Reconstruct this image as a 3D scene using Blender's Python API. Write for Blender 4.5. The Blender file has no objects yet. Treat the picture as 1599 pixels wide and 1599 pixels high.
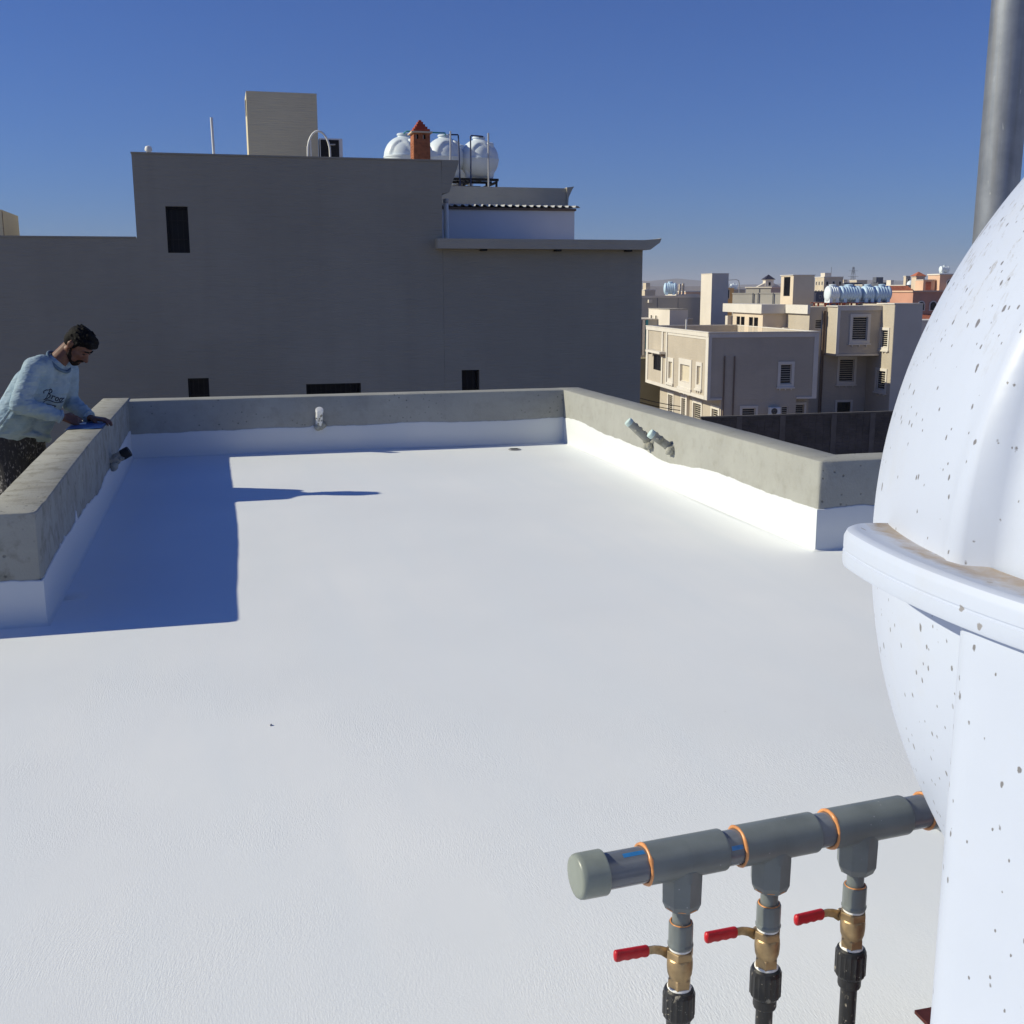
import bpy, bmesh, math, random
from mathutils import Vector, Matrix, Quaternion, noise
from mathutils.bvhtree import BVHTree

random.seed(11)
scene = bpy.context.scene
COL = scene.collection
PI = math.pi
R = math.radians

# ------------------------------------------------------------------ camera
cam_d = bpy.data.cameras.new('camera')
cam = bpy.data.objects.new('camera', cam_d)
COL.objects.link(cam)
cam_d.sensor_width = 36.0
cam_d.lens = 39.34
cam_d.clip_start = 0.05
cam_d.clip_end = 60000
_F = Vector((0.24468889, 0.9501605, -0.19318997))
_R = Vector((0.96822941, -0.25004003, -0.0034328))
_U = Vector((0.05156694, 0.18621225, 0.98115536))
cam.matrix_world = Matrix(((_R.x, _U.x, -_F.x, 0.0), (_R.y, _U.y, -_F.y, 0.0),
                           (_R.z, _U.z, -_F.z, 1.36), (0, 0, 0, 1)))
scene.camera = cam

# ------------------------------------------------------------------ light
SUN = Vector((-0.852, 0.175, 0.520)).normalized()
elev = math.asin(SUN.z)
azim = math.atan2(SUN.x, SUN.y)
world = bpy.data.worlds.new('World')
scene.world = world
world.use_nodes = True
wn = world.node_tree.nodes
wl = world.node_tree.links
for n in list(wn):
    wn.remove(n)
w_out = wn.new('ShaderNodeOutputWorld')
w_bg = wn.new('ShaderNodeBackground')
w_sky = wn.new('ShaderNodeTexSky')
w_sky.sky_type = 'NISHITA'
w_sky.sun_disc = False
w_sky.sun_elevation = elev
w_sky.sun_rotation = azim
w_sky.altitude = 600
w_sky.air_density = 1.0
w_sky.dust_density = 0.6
w_sky.ozone_density = 6.0
# deep dry-air blue: one fixed tone curve per colour channel over the whole sky
w_sep = wn.new('ShaderNodeSeparateColor')
w_com = wn.new('ShaderNodeCombineColor')
wl.new(w_sky.outputs[0], w_sep.inputs[0])
for k_, (pw_, gn_) in enumerate(((0.80, 0.370), (0.9, 0.548), (0.85, 1.055))):
    p_ = wn.new('ShaderNodeMath'); p_.operation = 'POWER'; p_.inputs[1].default_value = pw_
    g_ = wn.new('ShaderNodeMath'); g_.operation = 'MULTIPLY'; g_.inputs[1].default_value = gn_
    wl.new(w_sep.outputs[k_], p_.inputs[0]); wl.new(p_.outputs[0], g_.inputs[0]); wl.new(g_.outputs[0], w_com.inputs[k_])
w_bg.inputs['Strength'].default_value = 0.10
wl.new(w_com.outputs[0], w_bg.inputs['Color'])
wl.new(w_bg.outputs[0], w_out.inputs['Surface'])

sun_d = bpy.data.lights.new('sun', 'SUN')
sun_d.energy = 4.5
sun_d.angle = R(0.55)
sun_d.color = (1.0, 0.935, 0.716)
sun = bpy.data.objects.new('sun', sun_d)
COL.objects.link(sun)
sun.rotation_euler = SUN.to_track_quat('Z', 'Y').to_euler()
sun.location = (0, 0, 30)

vs = scene.view_settings
vs.view_transform = 'Standard'
vs.look = 'None'
vs.exposure = 0.10
vs.gamma = 1.0
vs.use_curve_mapping = False
scene.cycles.max_bounces = 10
scene.cycles.diffuse_bounces = 5
scene.cycles.volume_bounces = 0

# ------------------------------------------------------------------ materials
def new_mat(name):
    m = bpy.data.materials.new(name)
    m.use_nodes = True
    nt = m.node_tree
    b = nt.nodes['Principled BSDF']
    return m, nt, b

def nd(nt, t, **kw):
    n = nt.nodes.new(t)
    for k, v in kw.items():
        if k in n.inputs:
            n.inputs[k].default_value = v
        else:
            setattr(n, k, v)
    return n

def coords(nt, scale=(1, 1, 1), rot=(0, 0, 0), kind='Position'):
    if kind == 'Position':
        g = nt.nodes.new('ShaderNodeNewGeometry')
        src = g.outputs['Position']
    else:
        g = nt.nodes.new('ShaderNodeTexCoord')
        src = g.outputs[kind]
    mp = nt.nodes.new('ShaderNodeMapping')
    mp.inputs['Scale'].default_value = scale
    mp.inputs['Rotation'].default_value = rot
    nt.links.new(src, mp.inputs['Vector'])
    return mp.outputs[0]

def ramp(nt, src, p0, p1, c0=(0, 0, 0, 1), c1=(1, 1, 1, 1)):
    r = nt.nodes.new('ShaderNodeValToRGB')
    r.color_ramp.elements[0].position = p0
    r.color_ramp.elements[1].position = p1
    r.color_ramp.elements[0].color = c0
    r.color_ramp.elements[1].color = c1
    nt.links.new(src, r.inputs[0])
    return r.outputs[0]

def mix(nt, fac, a, b, mode='MIX'):
    m = nt.nodes.new('ShaderNodeMix')
    m.data_type = 'RGBA'
    m.blend_type = mode
    for sock, v in ((m.inputs[0], fac), (m.inputs[6], a), (m.inputs[7], b)):
        if hasattr(v, 'is_linked'):
            nt.links.new(v, sock)
        elif isinstance(v, (int, float)):
            sock.default_value = v
        else:
            sock.default_value = (v[0], v[1], v[2], 1)
    return m.outputs[2]

def mathn(nt, op, a, b=0.0):
    m = nt.nodes.new('ShaderNodeMath')
    m.operation = op
    for i, v in enumerate((a, b)):
        if hasattr(v, 'is_linked'):
            nt.links.new(v, m.inputs[i])
        else:
            m.inputs[i].default_value = v
    return m.outputs[0]

def chan(nt, col, k=0):
    s_ = nt.nodes.new('ShaderNodeSeparateColor')
    nt.links.new(col, s_.inputs[0])
    return s_.outputs[k]

def bump(nt, b, h, strength, dist, prev=None):
    n = nt.nodes.new('ShaderNodeBump')
    n.inputs['Strength'].default_value = strength
    n.inputs['Distance'].default_value = dist
    nt.links.new(h, n.inputs['Height'])
    if prev is not None:
        nt.links.new(prev, n.inputs['Normal'])
    nt.links.new(n.outputs[0], b.inputs['Normal'])
    return n.outputs[0]

def noise_n(nt, vec, scale, detail=4, rough=0.55):
    n = nd(nt, 'ShaderNodeTexNoise', Scale=scale, Detail=detail, Roughness=rough)
    nt.links.new(vec, n.inputs['Vector'])
    return n.outputs[0]

def simple(name, col, rough=0.6, var=0.12, vscale=3.0, bscale=40.0, bstr=0.15, bdist=0.004,
           metal=0.0, spec=0.4, kind='Position', stretch=(1, 1, 1)):
    m, nt, b = new_mat(name)
    v = coords(nt, stretch, kind=kind)
    n1 = noise_n(nt, v, vscale, 5)
    dark = tuple(c * (1 - var) for c in col)
    lite = tuple(min(1, c * (1 + var)) for c in col)
    c = mix(nt, ramp(nt, n1, 0.3, 0.7), dark, lite)
    nt.links.new(c, b.inputs['Base Color'])
    b.inputs['Roughness'].default_value = rough
    b.inputs['Metallic'].default_value = metal
    b.inputs['Specular IOR Level'].default_value = spec
    if bstr > 0:
        bump(nt, b, noise_n(nt, v, bscale, 3), bstr, bdist)
    return m

M = {}

def m_roof_paint(name, base=(0.795, 0.825, 0.845), strong=1.0):
    m, nt, b = new_mat(name)
    v = coords(nt)
    big = noise_n(nt, v, 0.55, 3)
    vl = coords(nt, (3.2, 0.35, 1.0), (0, 0, R(-14)))
    lanes = noise_n(nt, vl, 1.3, 3)
    c1 = mix(nt, ramp(nt, big, 0.35, 0.65), tuple(x * 0.93 for x in base), (base[0] * 1.01, base[1], base[2] * 0.985))
    c2 = mix(nt, mathn(nt, 'MULTIPLY', ramp(nt, lanes, 0.42, 0.70), 0.85), c1,
             (base[0] * 0.94, base[1] * 0.95, base[2] * 0.955))
    # sparse dark grit
    vo = nd(nt, 'ShaderNodeTexVoronoi', Scale=7.0)
    nt.links.new(v, vo.inputs['Vector'])
    spot = ramp(nt, vo.outputs['Distance'], 0.012, 0.022, (1, 1, 1, 1), (0, 0, 0, 1))
    sel = ramp(nt, chan(nt, vo.outputs['Color']), 0.80, 0.81)
    fac = mathn(nt, 'MULTIPLY', mathn(nt, 'MULTIPLY', spot, sel), 0.75)
    c3 = mix(nt, fac, c2, (0.16, 0.15, 0.14))
    nt.links.new(c3, b.inputs['Base Color'])
    b.inputs['Roughness'].default_value = 0.62
    b.inputs['Specular IOR Level'].default_value = 0.25
    # roller and brush relief: short strokes that swirl a little
    warp = nt.nodes.new('ShaderNodeVectorMath')
    warp.operation = 'ADD'
    wc = nd(nt, 'ShaderNodeTexNoise', Scale=0.9, Detail=2.0)
    nt.links.new(v, wc.inputs['Vector'])
    sc = nt.nodes.new('ShaderNodeVectorMath')
    sc.operation = 'SCALE'
    sc.inputs['Scale'].default_value = 0.35
    nt.links.new(wc.outputs[1], sc.inputs[0])
    nt.links.new(v, warp.inputs[0])
    nt.links.new(sc.outputs[0], warp.inputs[1])
    mp = nt.nodes.new('ShaderNodeMapping')
    mp.inputs['Scale'].default_value = (290, 62, 60)
    mp.inputs['Rotation'].default_value = (0, 0, R(24))
    nt.links.new(warp.outputs[0], mp.inputs['Vector'])
    s1 = noise_n(nt, mp.outputs[0], 1.0, 4, 0.6)
    s2 = noise_n(nt, v, 165, 3, 0.65)
    s3 = noise_n(nt, v, 9, 2)
    patch = ramp(nt, noise_n(nt, v, 1.7, 3), 0.35, 0.72)
    patch2 = ramp(nt, noise_n(nt, v, 2.9, 4), 0.38, 0.68)
    h = mathn(nt, 'ADD', mathn(nt, 'MULTIPLY', s1, patch), mathn(nt, 'MULTIPLY', mathn(nt, 'MULTIPLY', s2, 0.5), patch2))
    h = mathn(nt, 'ADD', h, mathn(nt, 'MULTIPLY', s3, 0.35))
    bump(nt, b, h, 0.42 * strong, 0.0034)
    return m

M['roof'] = m_roof_paint('white_roof_coating')
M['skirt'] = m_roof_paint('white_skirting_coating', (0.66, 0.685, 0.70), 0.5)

def m_concrete(name, base, stain=0.5, pits=True):
    m, nt, b = new_mat(name)
    v = coords(nt)
    n1 = noise_n(nt, v, 2.3, 5)
    n2 = noise_n(nt, v, 11, 5, 0.65)
    c = mix(nt, ramp(nt, n1, 0.32, 0.68), tuple(x * 0.91 for x in base), tuple(x * 1.06 for x in base))
    c = mix(nt, mathn(nt, 'MULTIPLY', ramp(nt, n2, 0.50, 0.70), stain), c, (base[0] * 0.55, base[1] * 0.53, base[2] * 0.47))
    big = noise_n(nt, coords(nt, (0.8, 2.2, 2.2)), 1.7, 5, 0.65)
    c = mix(nt, mathn(nt, 'MULTIPLY', ramp(nt, big, 0.52, 0.66), 0.6 * stain), c, (base[0] * 0.66, base[1] * 0.62, base[2] * 0.56))
    # trowel smears along the wall
    vs_ = coords(nt, (1.5, 9, 14), (0, 0, R(12)))
    sm = noise_n(nt, vs_, 2.0, 4)
    c = mix(nt, mathn(nt, 'MULTIPLY', ramp(nt, sm, 0.55, 0.8), 0.4 * stain), c, (base[0] * 1.25, base[1] * 1.22, base[2] * 1.15))
    hh = mathn(nt, 'ADD', mathn(nt, 'MULTIPLY', n2, 0.7), noise_n(nt, v, 85, 3))
    if pits:
        vo = nd(nt, 'ShaderNodeTexVoronoi', Scale=26.0)
        nt.links.new(v, vo.inputs['Vector'])
        near = ramp(nt, mathn(nt, 'ADD', vo.outputs['Distance'], mathn(nt, 'MULTIPLY', noise_n(nt, v, 70, 2), 0.25)), 0.22, 0.33, (1, 1, 1, 1), (0, 0, 0, 1))
        sel = ramp(nt, chan(nt, vo.outputs['Color']), 0.45, 0.46)
        clus = ramp(nt, noise_n(nt, v, 1.6, 2), 0.44, 0.56)
        pit = mathn(nt, 'MULTIPLY', mathn(nt, 'MULTIPLY', near, sel), clus)
        c = mix(nt, mathn(nt, 'MULTIPLY', pit, 0.75), c, tuple(x * 0.28 for x in base))
        hh = mathn(nt, 'SUBTRACT', hh, mathn(nt, 'MULTIPLY', pit, 1.6))
    nt.links.new(c, b.inputs['Base Color'])
    b.inputs['Roughness'].default_value = 0.85
    b.inputs['Specular IOR Level'].default_value = 0.2
    bump(nt, b, hh, 0.45, 0.004)
    return m

M['concrete'] = m_concrete('cement_render', (0.335, 0.337, 0.312), 0.26)
M['concrete_stained'] = m_concrete('stained_cement_render', (0.345, 0.343, 0.305), 0.85)

def m_stucco(name, base, rib=26.0):
    m, nt, b = new_mat(name)
    v = coords(nt)
    n1 = noise_n(nt, v, 0.22, 4)
    vv = coords(nt, (3.0, 3.0, 0.16))
    streak = noise_n(nt, vv, 0.9, 4)
    c = mix(nt, ramp(nt, n1, 0.3, 0.7), tuple(x * 0.9 for x in base), tuple(x * 1.08 for x in base))
    c = mix(nt, mathn(nt, 'MULTIPLY', ramp(nt, streak, 0.5, 0.8), 0.2), c, tuple(x * 0.70 for x in base))
    n9 = noise_n(nt, coords(nt, (0.5, 0.5, 1.0)), 0.9, 5, 0.7)
    c = mix(nt, mathn(nt, 'MULTIPLY', ramp(nt, n9, 0.5, 0.68), 0.22), c, tuple(x * 1.22 for x in base))
    vr = coords(nt, (2.0, 2.0, rib))
    ribs = noise_n(nt, vr, 1.0, 3, 0.7)
    c = mix(nt, mathn(nt, 'MULTIPLY', ramp(nt, ribs, 0.45, 0.7), 0.12), c, tuple(x * 0.68 for x in base))
    nt.links.new(c, b.inputs['Base Color'])
    b.inputs['Roughness'].default_value = 0.9
    b.inputs['Specular IOR Level'].default_value = 0.15
    bump(nt, b, ribs, 0.8, 0.025)
    return m

M['stucco_grey'] = m_stucco('grey_ribbed_stucco', (0.395, 0.365, 0.29))
M['stucco_light'] = m_stucco('light_grey_stucco', (0.53, 0.48, 0.37))
M['stucco_pale'] = m_stucco('pale_beige_stucco', (0.62, 0.56, 0.41))
M['stucco_beige'] = m_stucco('beige_stucco', (0.475, 0.42, 0.345), 10)
M['trim'] = simple('cream_trim', (0.64, 0.60, 0.54), 0.8, 0.06, 0.8, 8, 0.1)
M['cream'] = simple('cream_wall', (0.62, 0.52, 0.40), 0.85, 0.08, 0.5, 6, 0.2)
M['lavender_grey'] = simple('smooth_grey_paint', (0.55, 0.52, 0.46), 0.85, 0.06, 0.4, 6, 0.15)
M['pale_white'] = simple('pale_render', (0.66, 0.60, 0.52), 0.85, 0.07, 0.4, 6, 0.2)
M['grey_wall'] = simple('grey_render', (0.42, 0.395, 0.35), 0.9, 0.1, 0.3, 6, 0.2)
M['tan_wall'] = simple('tan_render', (0.55, 0.47, 0.36), 0.9, 0.1, 0.3, 6, 0.2)
M['ochre'] = simple('ochre_render', (0.62, 0.37, 0.15), 0.9, 0.1, 0.4, 6, 0.2)
M['salmon'] = simple('salmon_render', (0.52, 0.27, 0.19), 0.9, 0.1, 0.3, 6, 0.2)
M['salmon_light'] = simple('light_salmon_render', (0.62, 0.42, 0.30), 0.9, 0.08, 0.3, 6, 0.2)
M['terracotta'] = simple('terracotta_tile', (0.42, 0.13, 0.07), 0.8, 0.25, 2.0, 12, 0.4)
M['olive'] = simple('olive_render', (0.36, 0.31, 0.17), 0.9, 0.1, 0.4, 6, 0.2)
M['dark_build'] = simple('dark_grey_render', (0.10, 0.11, 0.14), 0.8, 0.15, 0.3, 5, 0.2)
M['white_wall'] = simple('white_wall_paint', (0.74, 0.75, 0.78), 0.8, 0.05, 0.7, 20, 0.15)
M['dark_glass'] = simple('dark_window_glass', (0.008, 0.008, 0.011), 0.35, 0.2, 3, 30, 0.02, spec=0.25)
M['black_metal'] = simple('black_painted_metal', (0.008, 0.008, 0.009), 0.6, 0.2, 5, 60, 0.05)
M['louvre'] = simple('tan_louvre_slat', (0.52, 0.47, 0.38), 0.6, 0.1, 3, 30, 0.05)
M['shutter'] = simple('cream_roller_shutter', (0.62, 0.55, 0.42), 0.6, 0.05, 3, 30, 0.05)
M['grey_metal'] = simple('grey_metal', (0.42, 0.42, 0.43), 0.5, 0.1, 5, 60, 0.05, metal=0.4)
M['white_plastic'] = simple('white_plastic', (0.74, 0.74, 0.72), 0.5, 0.06, 4, 60, 0.05)
M['brown_pipe'] = simple('brown_drain_pipe', (0.17, 0.12, 0.09), 0.6, 0.1, 3, 30, 0.05)
M['navy_pipe'] = simple('dark_blue_pipe', (0.02, 0.035, 0.10), 0.5, 0.1, 3, 30, 0.05)
M['teal_pipe'] = simple('teal_pipe', (0.03, 0.22, 0.27), 0.5, 0.1, 3, 30, 0.05)
M['brick'] = simple('red_chimney_brick', (0.33, 0.115, 0.055), 0.85, 0.3, 9, 60, 0.4)
M['brick_dark'] = simple('deep_red_chimney_brick', (0.36, 0.07, 0.035), 0.85, 0.2, 9, 60, 0.4)
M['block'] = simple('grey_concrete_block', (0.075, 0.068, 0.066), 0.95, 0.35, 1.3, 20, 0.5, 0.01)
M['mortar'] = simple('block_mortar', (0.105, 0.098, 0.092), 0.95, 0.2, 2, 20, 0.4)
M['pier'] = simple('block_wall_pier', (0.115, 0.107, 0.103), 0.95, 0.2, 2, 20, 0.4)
M['ground'] = simple('dusty_ground', (0.30, 0.25, 0.19), 0.95, 0.25, 0.02, 1.5, 0.4, 0.05)
M['asphalt'] = simple('asphalt', (0.05, 0.05, 0.052), 0.9, 0.2, 0.4, 20, 0.3)
M['hill'] = simple('dry_hill', (0.16, 0.125, 0.11), 0.95, 0.3, 0.004, 0.1, 0.4, 2.0)
M['roof_cement'] = simple('roof_screed', (0.36, 0.33, 0.28), 0.9, 0.15, 0.6, 12, 0.3)
M['corrugated'] = simple('corrugated_sheet', (0.55, 0.55, 0.53), 0.4, 0.1, 2, 30, 0.05, metal=0.3)
M['dark_brown'] = simple('dark_roof_tile', (0.03, 0.03, 0.06), 0.8, 0.2, 2, 12, 0.3)
M['tank_far'] = simple('white_tank_plastic', (0.68, 0.75, 0.80), 0.45, 0.05, 2, 30, 0.05)
M['tank_blue'] = simple('pale_blue_tank_plastic', (0.50, 0.66, 0.80), 0.45, 0.08, 2, 30, 0.05)
M['red_oxide'] = simple('red_oxide_steel', (0.36, 0.085, 0.045), 0.6, 0.2, 30, 200, 0.1, 0.001)
M['pvc_cap'] = simple('pale_green_grey_cap', (0.22, 0.245, 0.22), 0.35, 0.08, 40, 220, 0.05, 0.001)
M['glue'] = simple('orange_pipe_cement', (0.62, 0.27, 0.10), 0.3, 0.25, 60, 200, 0.15, 0.001)
M['brass'] = simple('dull_brass', (0.40, 0.29, 0.165), 0.5, 0.22, 45, 240, 0.15, 0.0008, metal=0.9)
M['lever_steel'] = simple('zinc_lever', (0.50, 0.40, 0.26), 0.42, 0.35, 70, 240, 0.15, 0.0008, metal=0.75)
M['red_grip'] = simple('red_vinyl_grip', (0.48, 0.012, 0.022), 0.42, 0.18, 60, 260, 0.12, 0.0008)
M['ptfe'] = simple('white_thread_tape', (0.78, 0.77, 0.74), 0.5, 0.06, 100, 400, 0.3, 0.001)
M['ground_bottom'] = M['ground']

def m_specks(name, base, speck, scale, thr, size, rough=0.4, var=0.12, stretch=(1, 1, 1), bs=0.06):
    m, nt, b = new_mat(name)
    v = coords(nt)
    n1 = noise_n(nt, v, 14, 4)
    c = mix(nt, ramp(nt, n1, 0.35, 0.65), tuple(x * (1 - var) for x in base), tuple(x * (1 + var) for x in base))
    v2 = coords(nt, stretch)
    vo = nd(nt, 'ShaderNodeTexVoronoi', Scale=scale)
    nt.links.new(v2, vo.inputs['Vector'])
    jit = mathn(nt, 'ADD', vo.outputs['Distance'], mathn(nt, 'MULTIPLY', noise_n(nt, v, scale * 3, 2), 0.25 * size))
    near = ramp(nt, jit, size * 0.7, size, (1, 1, 1, 1), (0, 0, 0, 1))
    sel = ramp(nt, chan(nt, vo.outputs['Color']), thr, thr + 0.02)
    c = mix(nt, mathn(nt, 'MULTIPLY', near, sel), c, speck)
    nt.links.new(c, b.inputs['Base Color'])
    b.inputs['Roughness'].default_value = rough
    bump(nt, b, noise_n(nt, v, 180, 3), bs, 0.001)
    return m

M['pvc'] = m_specks('grey_pvc', (0.145, 0.165, 0.168), (0.34, 0.35, 0.35), 90, 0.80, 0.13, 0.38)
M['pvc_pipe'] = m_specks('glossy_grey_pvc_pipe', (0.14, 0.155, 0.18), (0.36, 0.37, 0.37), 60, 0.85, 0.11, 0.2)
def m_hdpe():
    m, nt, b = new_mat('splashed_black_pipe')
    v = coords(nt)
    f1 = ramp(nt, noise_n(nt, v, 150, 5, 0.65), 0.64, 0.68)
    f2 = mathn(nt, 'MULTIPLY', ramp(nt, noise_n(nt, coords(nt, (1, 1, 0.5)), 60, 5, 0.7), 0.60, 0.64), ramp(nt, noise_n(nt, v, 11, 2), 0.45, 0.6))
    c = mix(nt, mathn(nt, 'MAXIMUM', f1, f2), (0.012, 0.012, 0.014), (0.40, 0.36, 0.29))
    nt.links.new(c, b.inputs['Base Color'])
    b.inputs['Roughness'].default_value = 0.42
    bump(nt, b, noise_n(nt, v, 180, 3), 0.1, 0.001)
    return m
M['hdpe'] = m_hdpe()

def m_tank():
    m, nt, b = new_mat('splashed_white_tank_plastic')
    v = coords(nt, kind='Object')
    n1 = noise_n(nt, v, 2.2, 5)
    base = (0.50, 0.55, 0.665)
    c = mix(nt, ramp(nt, n1, 0.3, 0.7), tuple(x * 0.965 for x in base), (0.52, 0.565, 0.68))
    # dust film
    n2 = noise_n(nt, v, 9, 6, 0.65)
    c = mix(nt, mathn(nt, 'MULTIPLY', ramp(nt, n2, 0.56, 0.8), 0.22), c, (0.48, 0.47, 0.45))
    # cement splashes: three sizes, long axis vertical
    for sc, thr, size, st in ((19, 0.66, 0.085, (1, 1, 0.7)), (36, 0.60, 0.115, (1, 1, 0.6)), (60, 0.70, 0.15, (1, 1, 0.7)), (9.0, 0.84, 0.05, (1, 1, 0.7)), (16.0, 0.74, 0.045, (1.6, 1.6, 0.35)), (48, 0.45, 0.10, (1, 1, 0.55)), (85, 0.62, 0.13, (1, 1, 0.7)), (30, 0.70, 0.05, (1.8, 1.8, 0.3))):
        v2 = coords(nt, st, (R(9), R(-7), 0.4), kind='Object')
        vo = nd(nt, 'ShaderNodeTexVoronoi', Scale=sc)
        nt.links.new(v2, vo.inputs['Vector'])
        jit = mathn(nt, 'ADD', vo.outputs['Distance'], mathn(nt, 'MULTIPLY', mathn(nt, 'SUBTRACT', noise_n(nt, v, sc * 6, 2), 0.5), 1.1 * size))
        near = ramp(nt, jit, size * 0.75, size, (1, 1, 1, 1), (0, 0, 0, 1))
        sp = nt.nodes.new('ShaderNodeSeparateColor')
        nt.links.new(vo.outputs['Color'], sp.inputs[0])
        sel = ramp(nt, sp.outputs[0], thr, thr + 0.02)
        c = mix(nt, mathn(nt, 'MULTIPLY', mathn(nt, 'MULTIPLY', near, sel), 0.9), c, (0.15, 0.14, 0.14))
    # patches of dried grit on the upper shoulder
    sx = nt.nodes.new('ShaderNodeSeparateXYZ')
    nt.links.new(coords(nt, kind='Object'), sx.inputs[0])
    up = ramp(nt, sx.outputs[2], 0.20, 0.36)
    v3 = coords(nt, (2.2, 2.2, 0.8), (R(20), R(30), 0), kind='Object')
    grit = mathn(nt, 'MULTIPLY', ramp(nt, noise_n(nt, v3, 24, 6, 0.75), 0.56, 0.63), ramp(nt, noise_n(nt, v, 3.1, 2), 0.42, 0.54))
    c = mix(nt, mathn(nt, 'MULTIPLY', mathn(nt, 'MULTIPLY', grit, up), 0.8), c, (0.27, 0.245, 0.21))
    nt.links.new(c, b.inputs['Base Color'])
    b.inputs['Roughness'].default_value = 0.42
    b.inputs['Specular IOR Level'].default_value = 0.4
    h = mathn(nt, 'ADD', noise_n(nt, v, 5, 3), mathn(nt, 'MULTIPLY', noise_n(nt, v, 60, 3), 0.05))
    bump(nt, b, h, 0.25, 0.012)
    return m
M['tank'] = m_tank()

def m_tank_rim():
    m, nt, b = new_mat('dirty_tank_rim_plastic')
    v = coords(nt, kind='Object')
    base = (0.50, 0.55, 0.665)
    n2 = noise_n(nt, v, 9, 6, 0.65)
    c = mix(nt, mathn(nt, 'MULTIPLY', ramp(nt, n2, 0.5, 0.8), 0.25), base, (0.46, 0.44, 0.41))
    for sc, thr, size in ((15, 0.72, 0.085), (34, 0.66, 0.12)):
        vo = nd(nt, 'ShaderNodeTexVoronoi', Scale=sc)
        nt.links.new(v, vo.inputs['Vector'])
        jit = mathn(nt, 'ADD', vo.outputs['Distance'], mathn(nt, 'MULTIPLY', mathn(nt, 'SUBTRACT', noise_n(nt, v, sc * 6, 2), 0.5), 1.1 * size))
        near = ramp(nt, jit, size * 0.75, size, (1, 1, 1, 1), (0, 0, 0, 1))
        sp = nt.nodes.new('ShaderNodeSeparateColor')
        nt.links.new(vo.outputs['Color'], sp.inputs[0])
        c = mix(nt, mathn(nt, 'MULTIPLY', mathn(nt, 'MULTIPLY', near, ramp(nt, sp.outputs[0], thr, thr + 0.02)), 0.85), c, (0.23, 0.21, 0.20))
    # settled dust in the gutter on top of the rim
    sx = nt.nodes.new('ShaderNodeSeparateXYZ')
    nt.links.new(v, sx.inputs[0])
    rad = mathn(nt, 'SQRT', mathn(nt, 'ADD', mathn(nt, 'MULTIPLY', sx.outputs[0], sx.outputs[0]), mathn(nt, 'MULTIPLY', sx.outputs[1], sx.outputs[1])))
    rad = mathn(nt, 'ADD', rad, mathn(nt, 'MULTIPLY', mathn(nt, 'SUBTRACT', noise_n(nt, v, 24, 6, 0.75), 0.5), 0.055))
    gut = ramp(nt, mathn(nt, 'MULTIPLY', mathn(nt, 'SUBTRACT', rad, 0.735), 20.0), 0.66, 1.42, (1, 1, 1, 1), (0, 0, 0, 1))
    top = ramp(nt, sx.outputs[2], 0.030, 0.040)
    va = coords(nt, (1, 1, 4), kind='Object')
    patch = ramp(nt, noise_n(nt, va, 4.4, 6, 0.75), 0.33, 0.52)
    dirt = mathn(nt, 'MULTIPLY', mathn(nt, 'MULTIPLY', top, patch), gut)
    tone = mix(nt, ramp(nt, noise_n(nt, v, 14, 4), 0.35, 0.65), (0.40, 0.31, 0.19), (0.30, 0.20, 0.11))
    c = mix(nt, mathn(nt, 'MULTIPLY', dirt, 0.92), c, tone)
    nt.links.new(c, b.inputs['Base Color'])
    b.inputs['Roughness'].default_value = 0.5
    bump(nt, b, noise_n(nt, v, 30, 3), 0.15, 0.003)
    return m
M['tank_rim'] = m_tank_rim()

def m_galv():
    m, nt, b = new_mat('galvanised_steel')
    v = coords(nt)
    n1 = noise_n(nt, v, 22, 4)
    vv = coords(nt, (70, 70, 2.2))
    st = noise_n(nt, vv, 1.0, 4)
    c = mix(nt, ramp(nt, n1, 0.3, 0.7), (0.25, 0.27, 0.305), (0.33, 0.35, 0.385))
    c = mix(nt, mathn(nt, 'MULTIPLY', ramp(nt, st, 0.45, 0.75), 0.5), c, (0.22, 0.21, 0.20))
    sp = ramp(nt, noise_n(nt, coords(nt, (1, 1, 0.25)), 70, 3), 0.70, 0.74)
    c = mix(nt, mathn(nt, 'MULTIPLY', sp, 0.6), c, (0.6, 0.6, 0.58))
    nt.links.new(c, b.inputs['Base Color'])
    b.inputs['Metallic'].default_value = 0.78
    r = ramp(nt, st, 0.3, 0.7, (0.45, 0.45, 0.45, 1), (0.62, 0.62, 0.62, 1))
    nt.links.new(r, b.inputs['Roughness'])
    bump(nt, b, st, 0.1, 0.001)
    return m
M['galv'] = m_galv()

def m_shirt():
    m, nt, b = new_mat('washed_blue_sweatshirt')
    v = coords(nt)
    n1 = noise_n(nt, v, 5.5, 4)
    c = mix(nt, ramp(nt, n1, 0.32, 0.68), (0.23, 0.33, 0.41), (0.37, 0.46, 0.52))
    n2 = noise_n(nt, v, 11, 4)
    c = mix(nt, mathn(nt, 'MULTIPLY', ramp(nt, n2, 0.55, 0.75), 0.5), c, (0.09, 0.17, 0.30))
    n3 = noise_n(nt, coords(nt, (1, 1, 1.4)), 4.0, 2)
    c = mix(nt, mathn(nt, 'MULTIPLY', ramp(nt, n3, 0.58, 0.72), 0.45), c, (0.30, 0.37, 0.33))
    nt.links.new(c, b.inputs['Base Color'])
    b.inputs['Roughness'].default_value = 0.95
    b.inputs['Specular IOR Level'].default_value = 0.1
    w = noise_n(nt, coords(nt, (1, 1, 2.6), (R(30), R(15), 0)), 9, 3, 0.5)
    bump(nt, b, w, 0.9, 0.03)
    return m
M['shirt'] = m_shirt()

M['shirt_dark'] = simple('sweatshirt_rib', (0.10, 0.16, 0.23), 0.95, 0.15, 20, 90, 0.3, 0.003)

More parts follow.
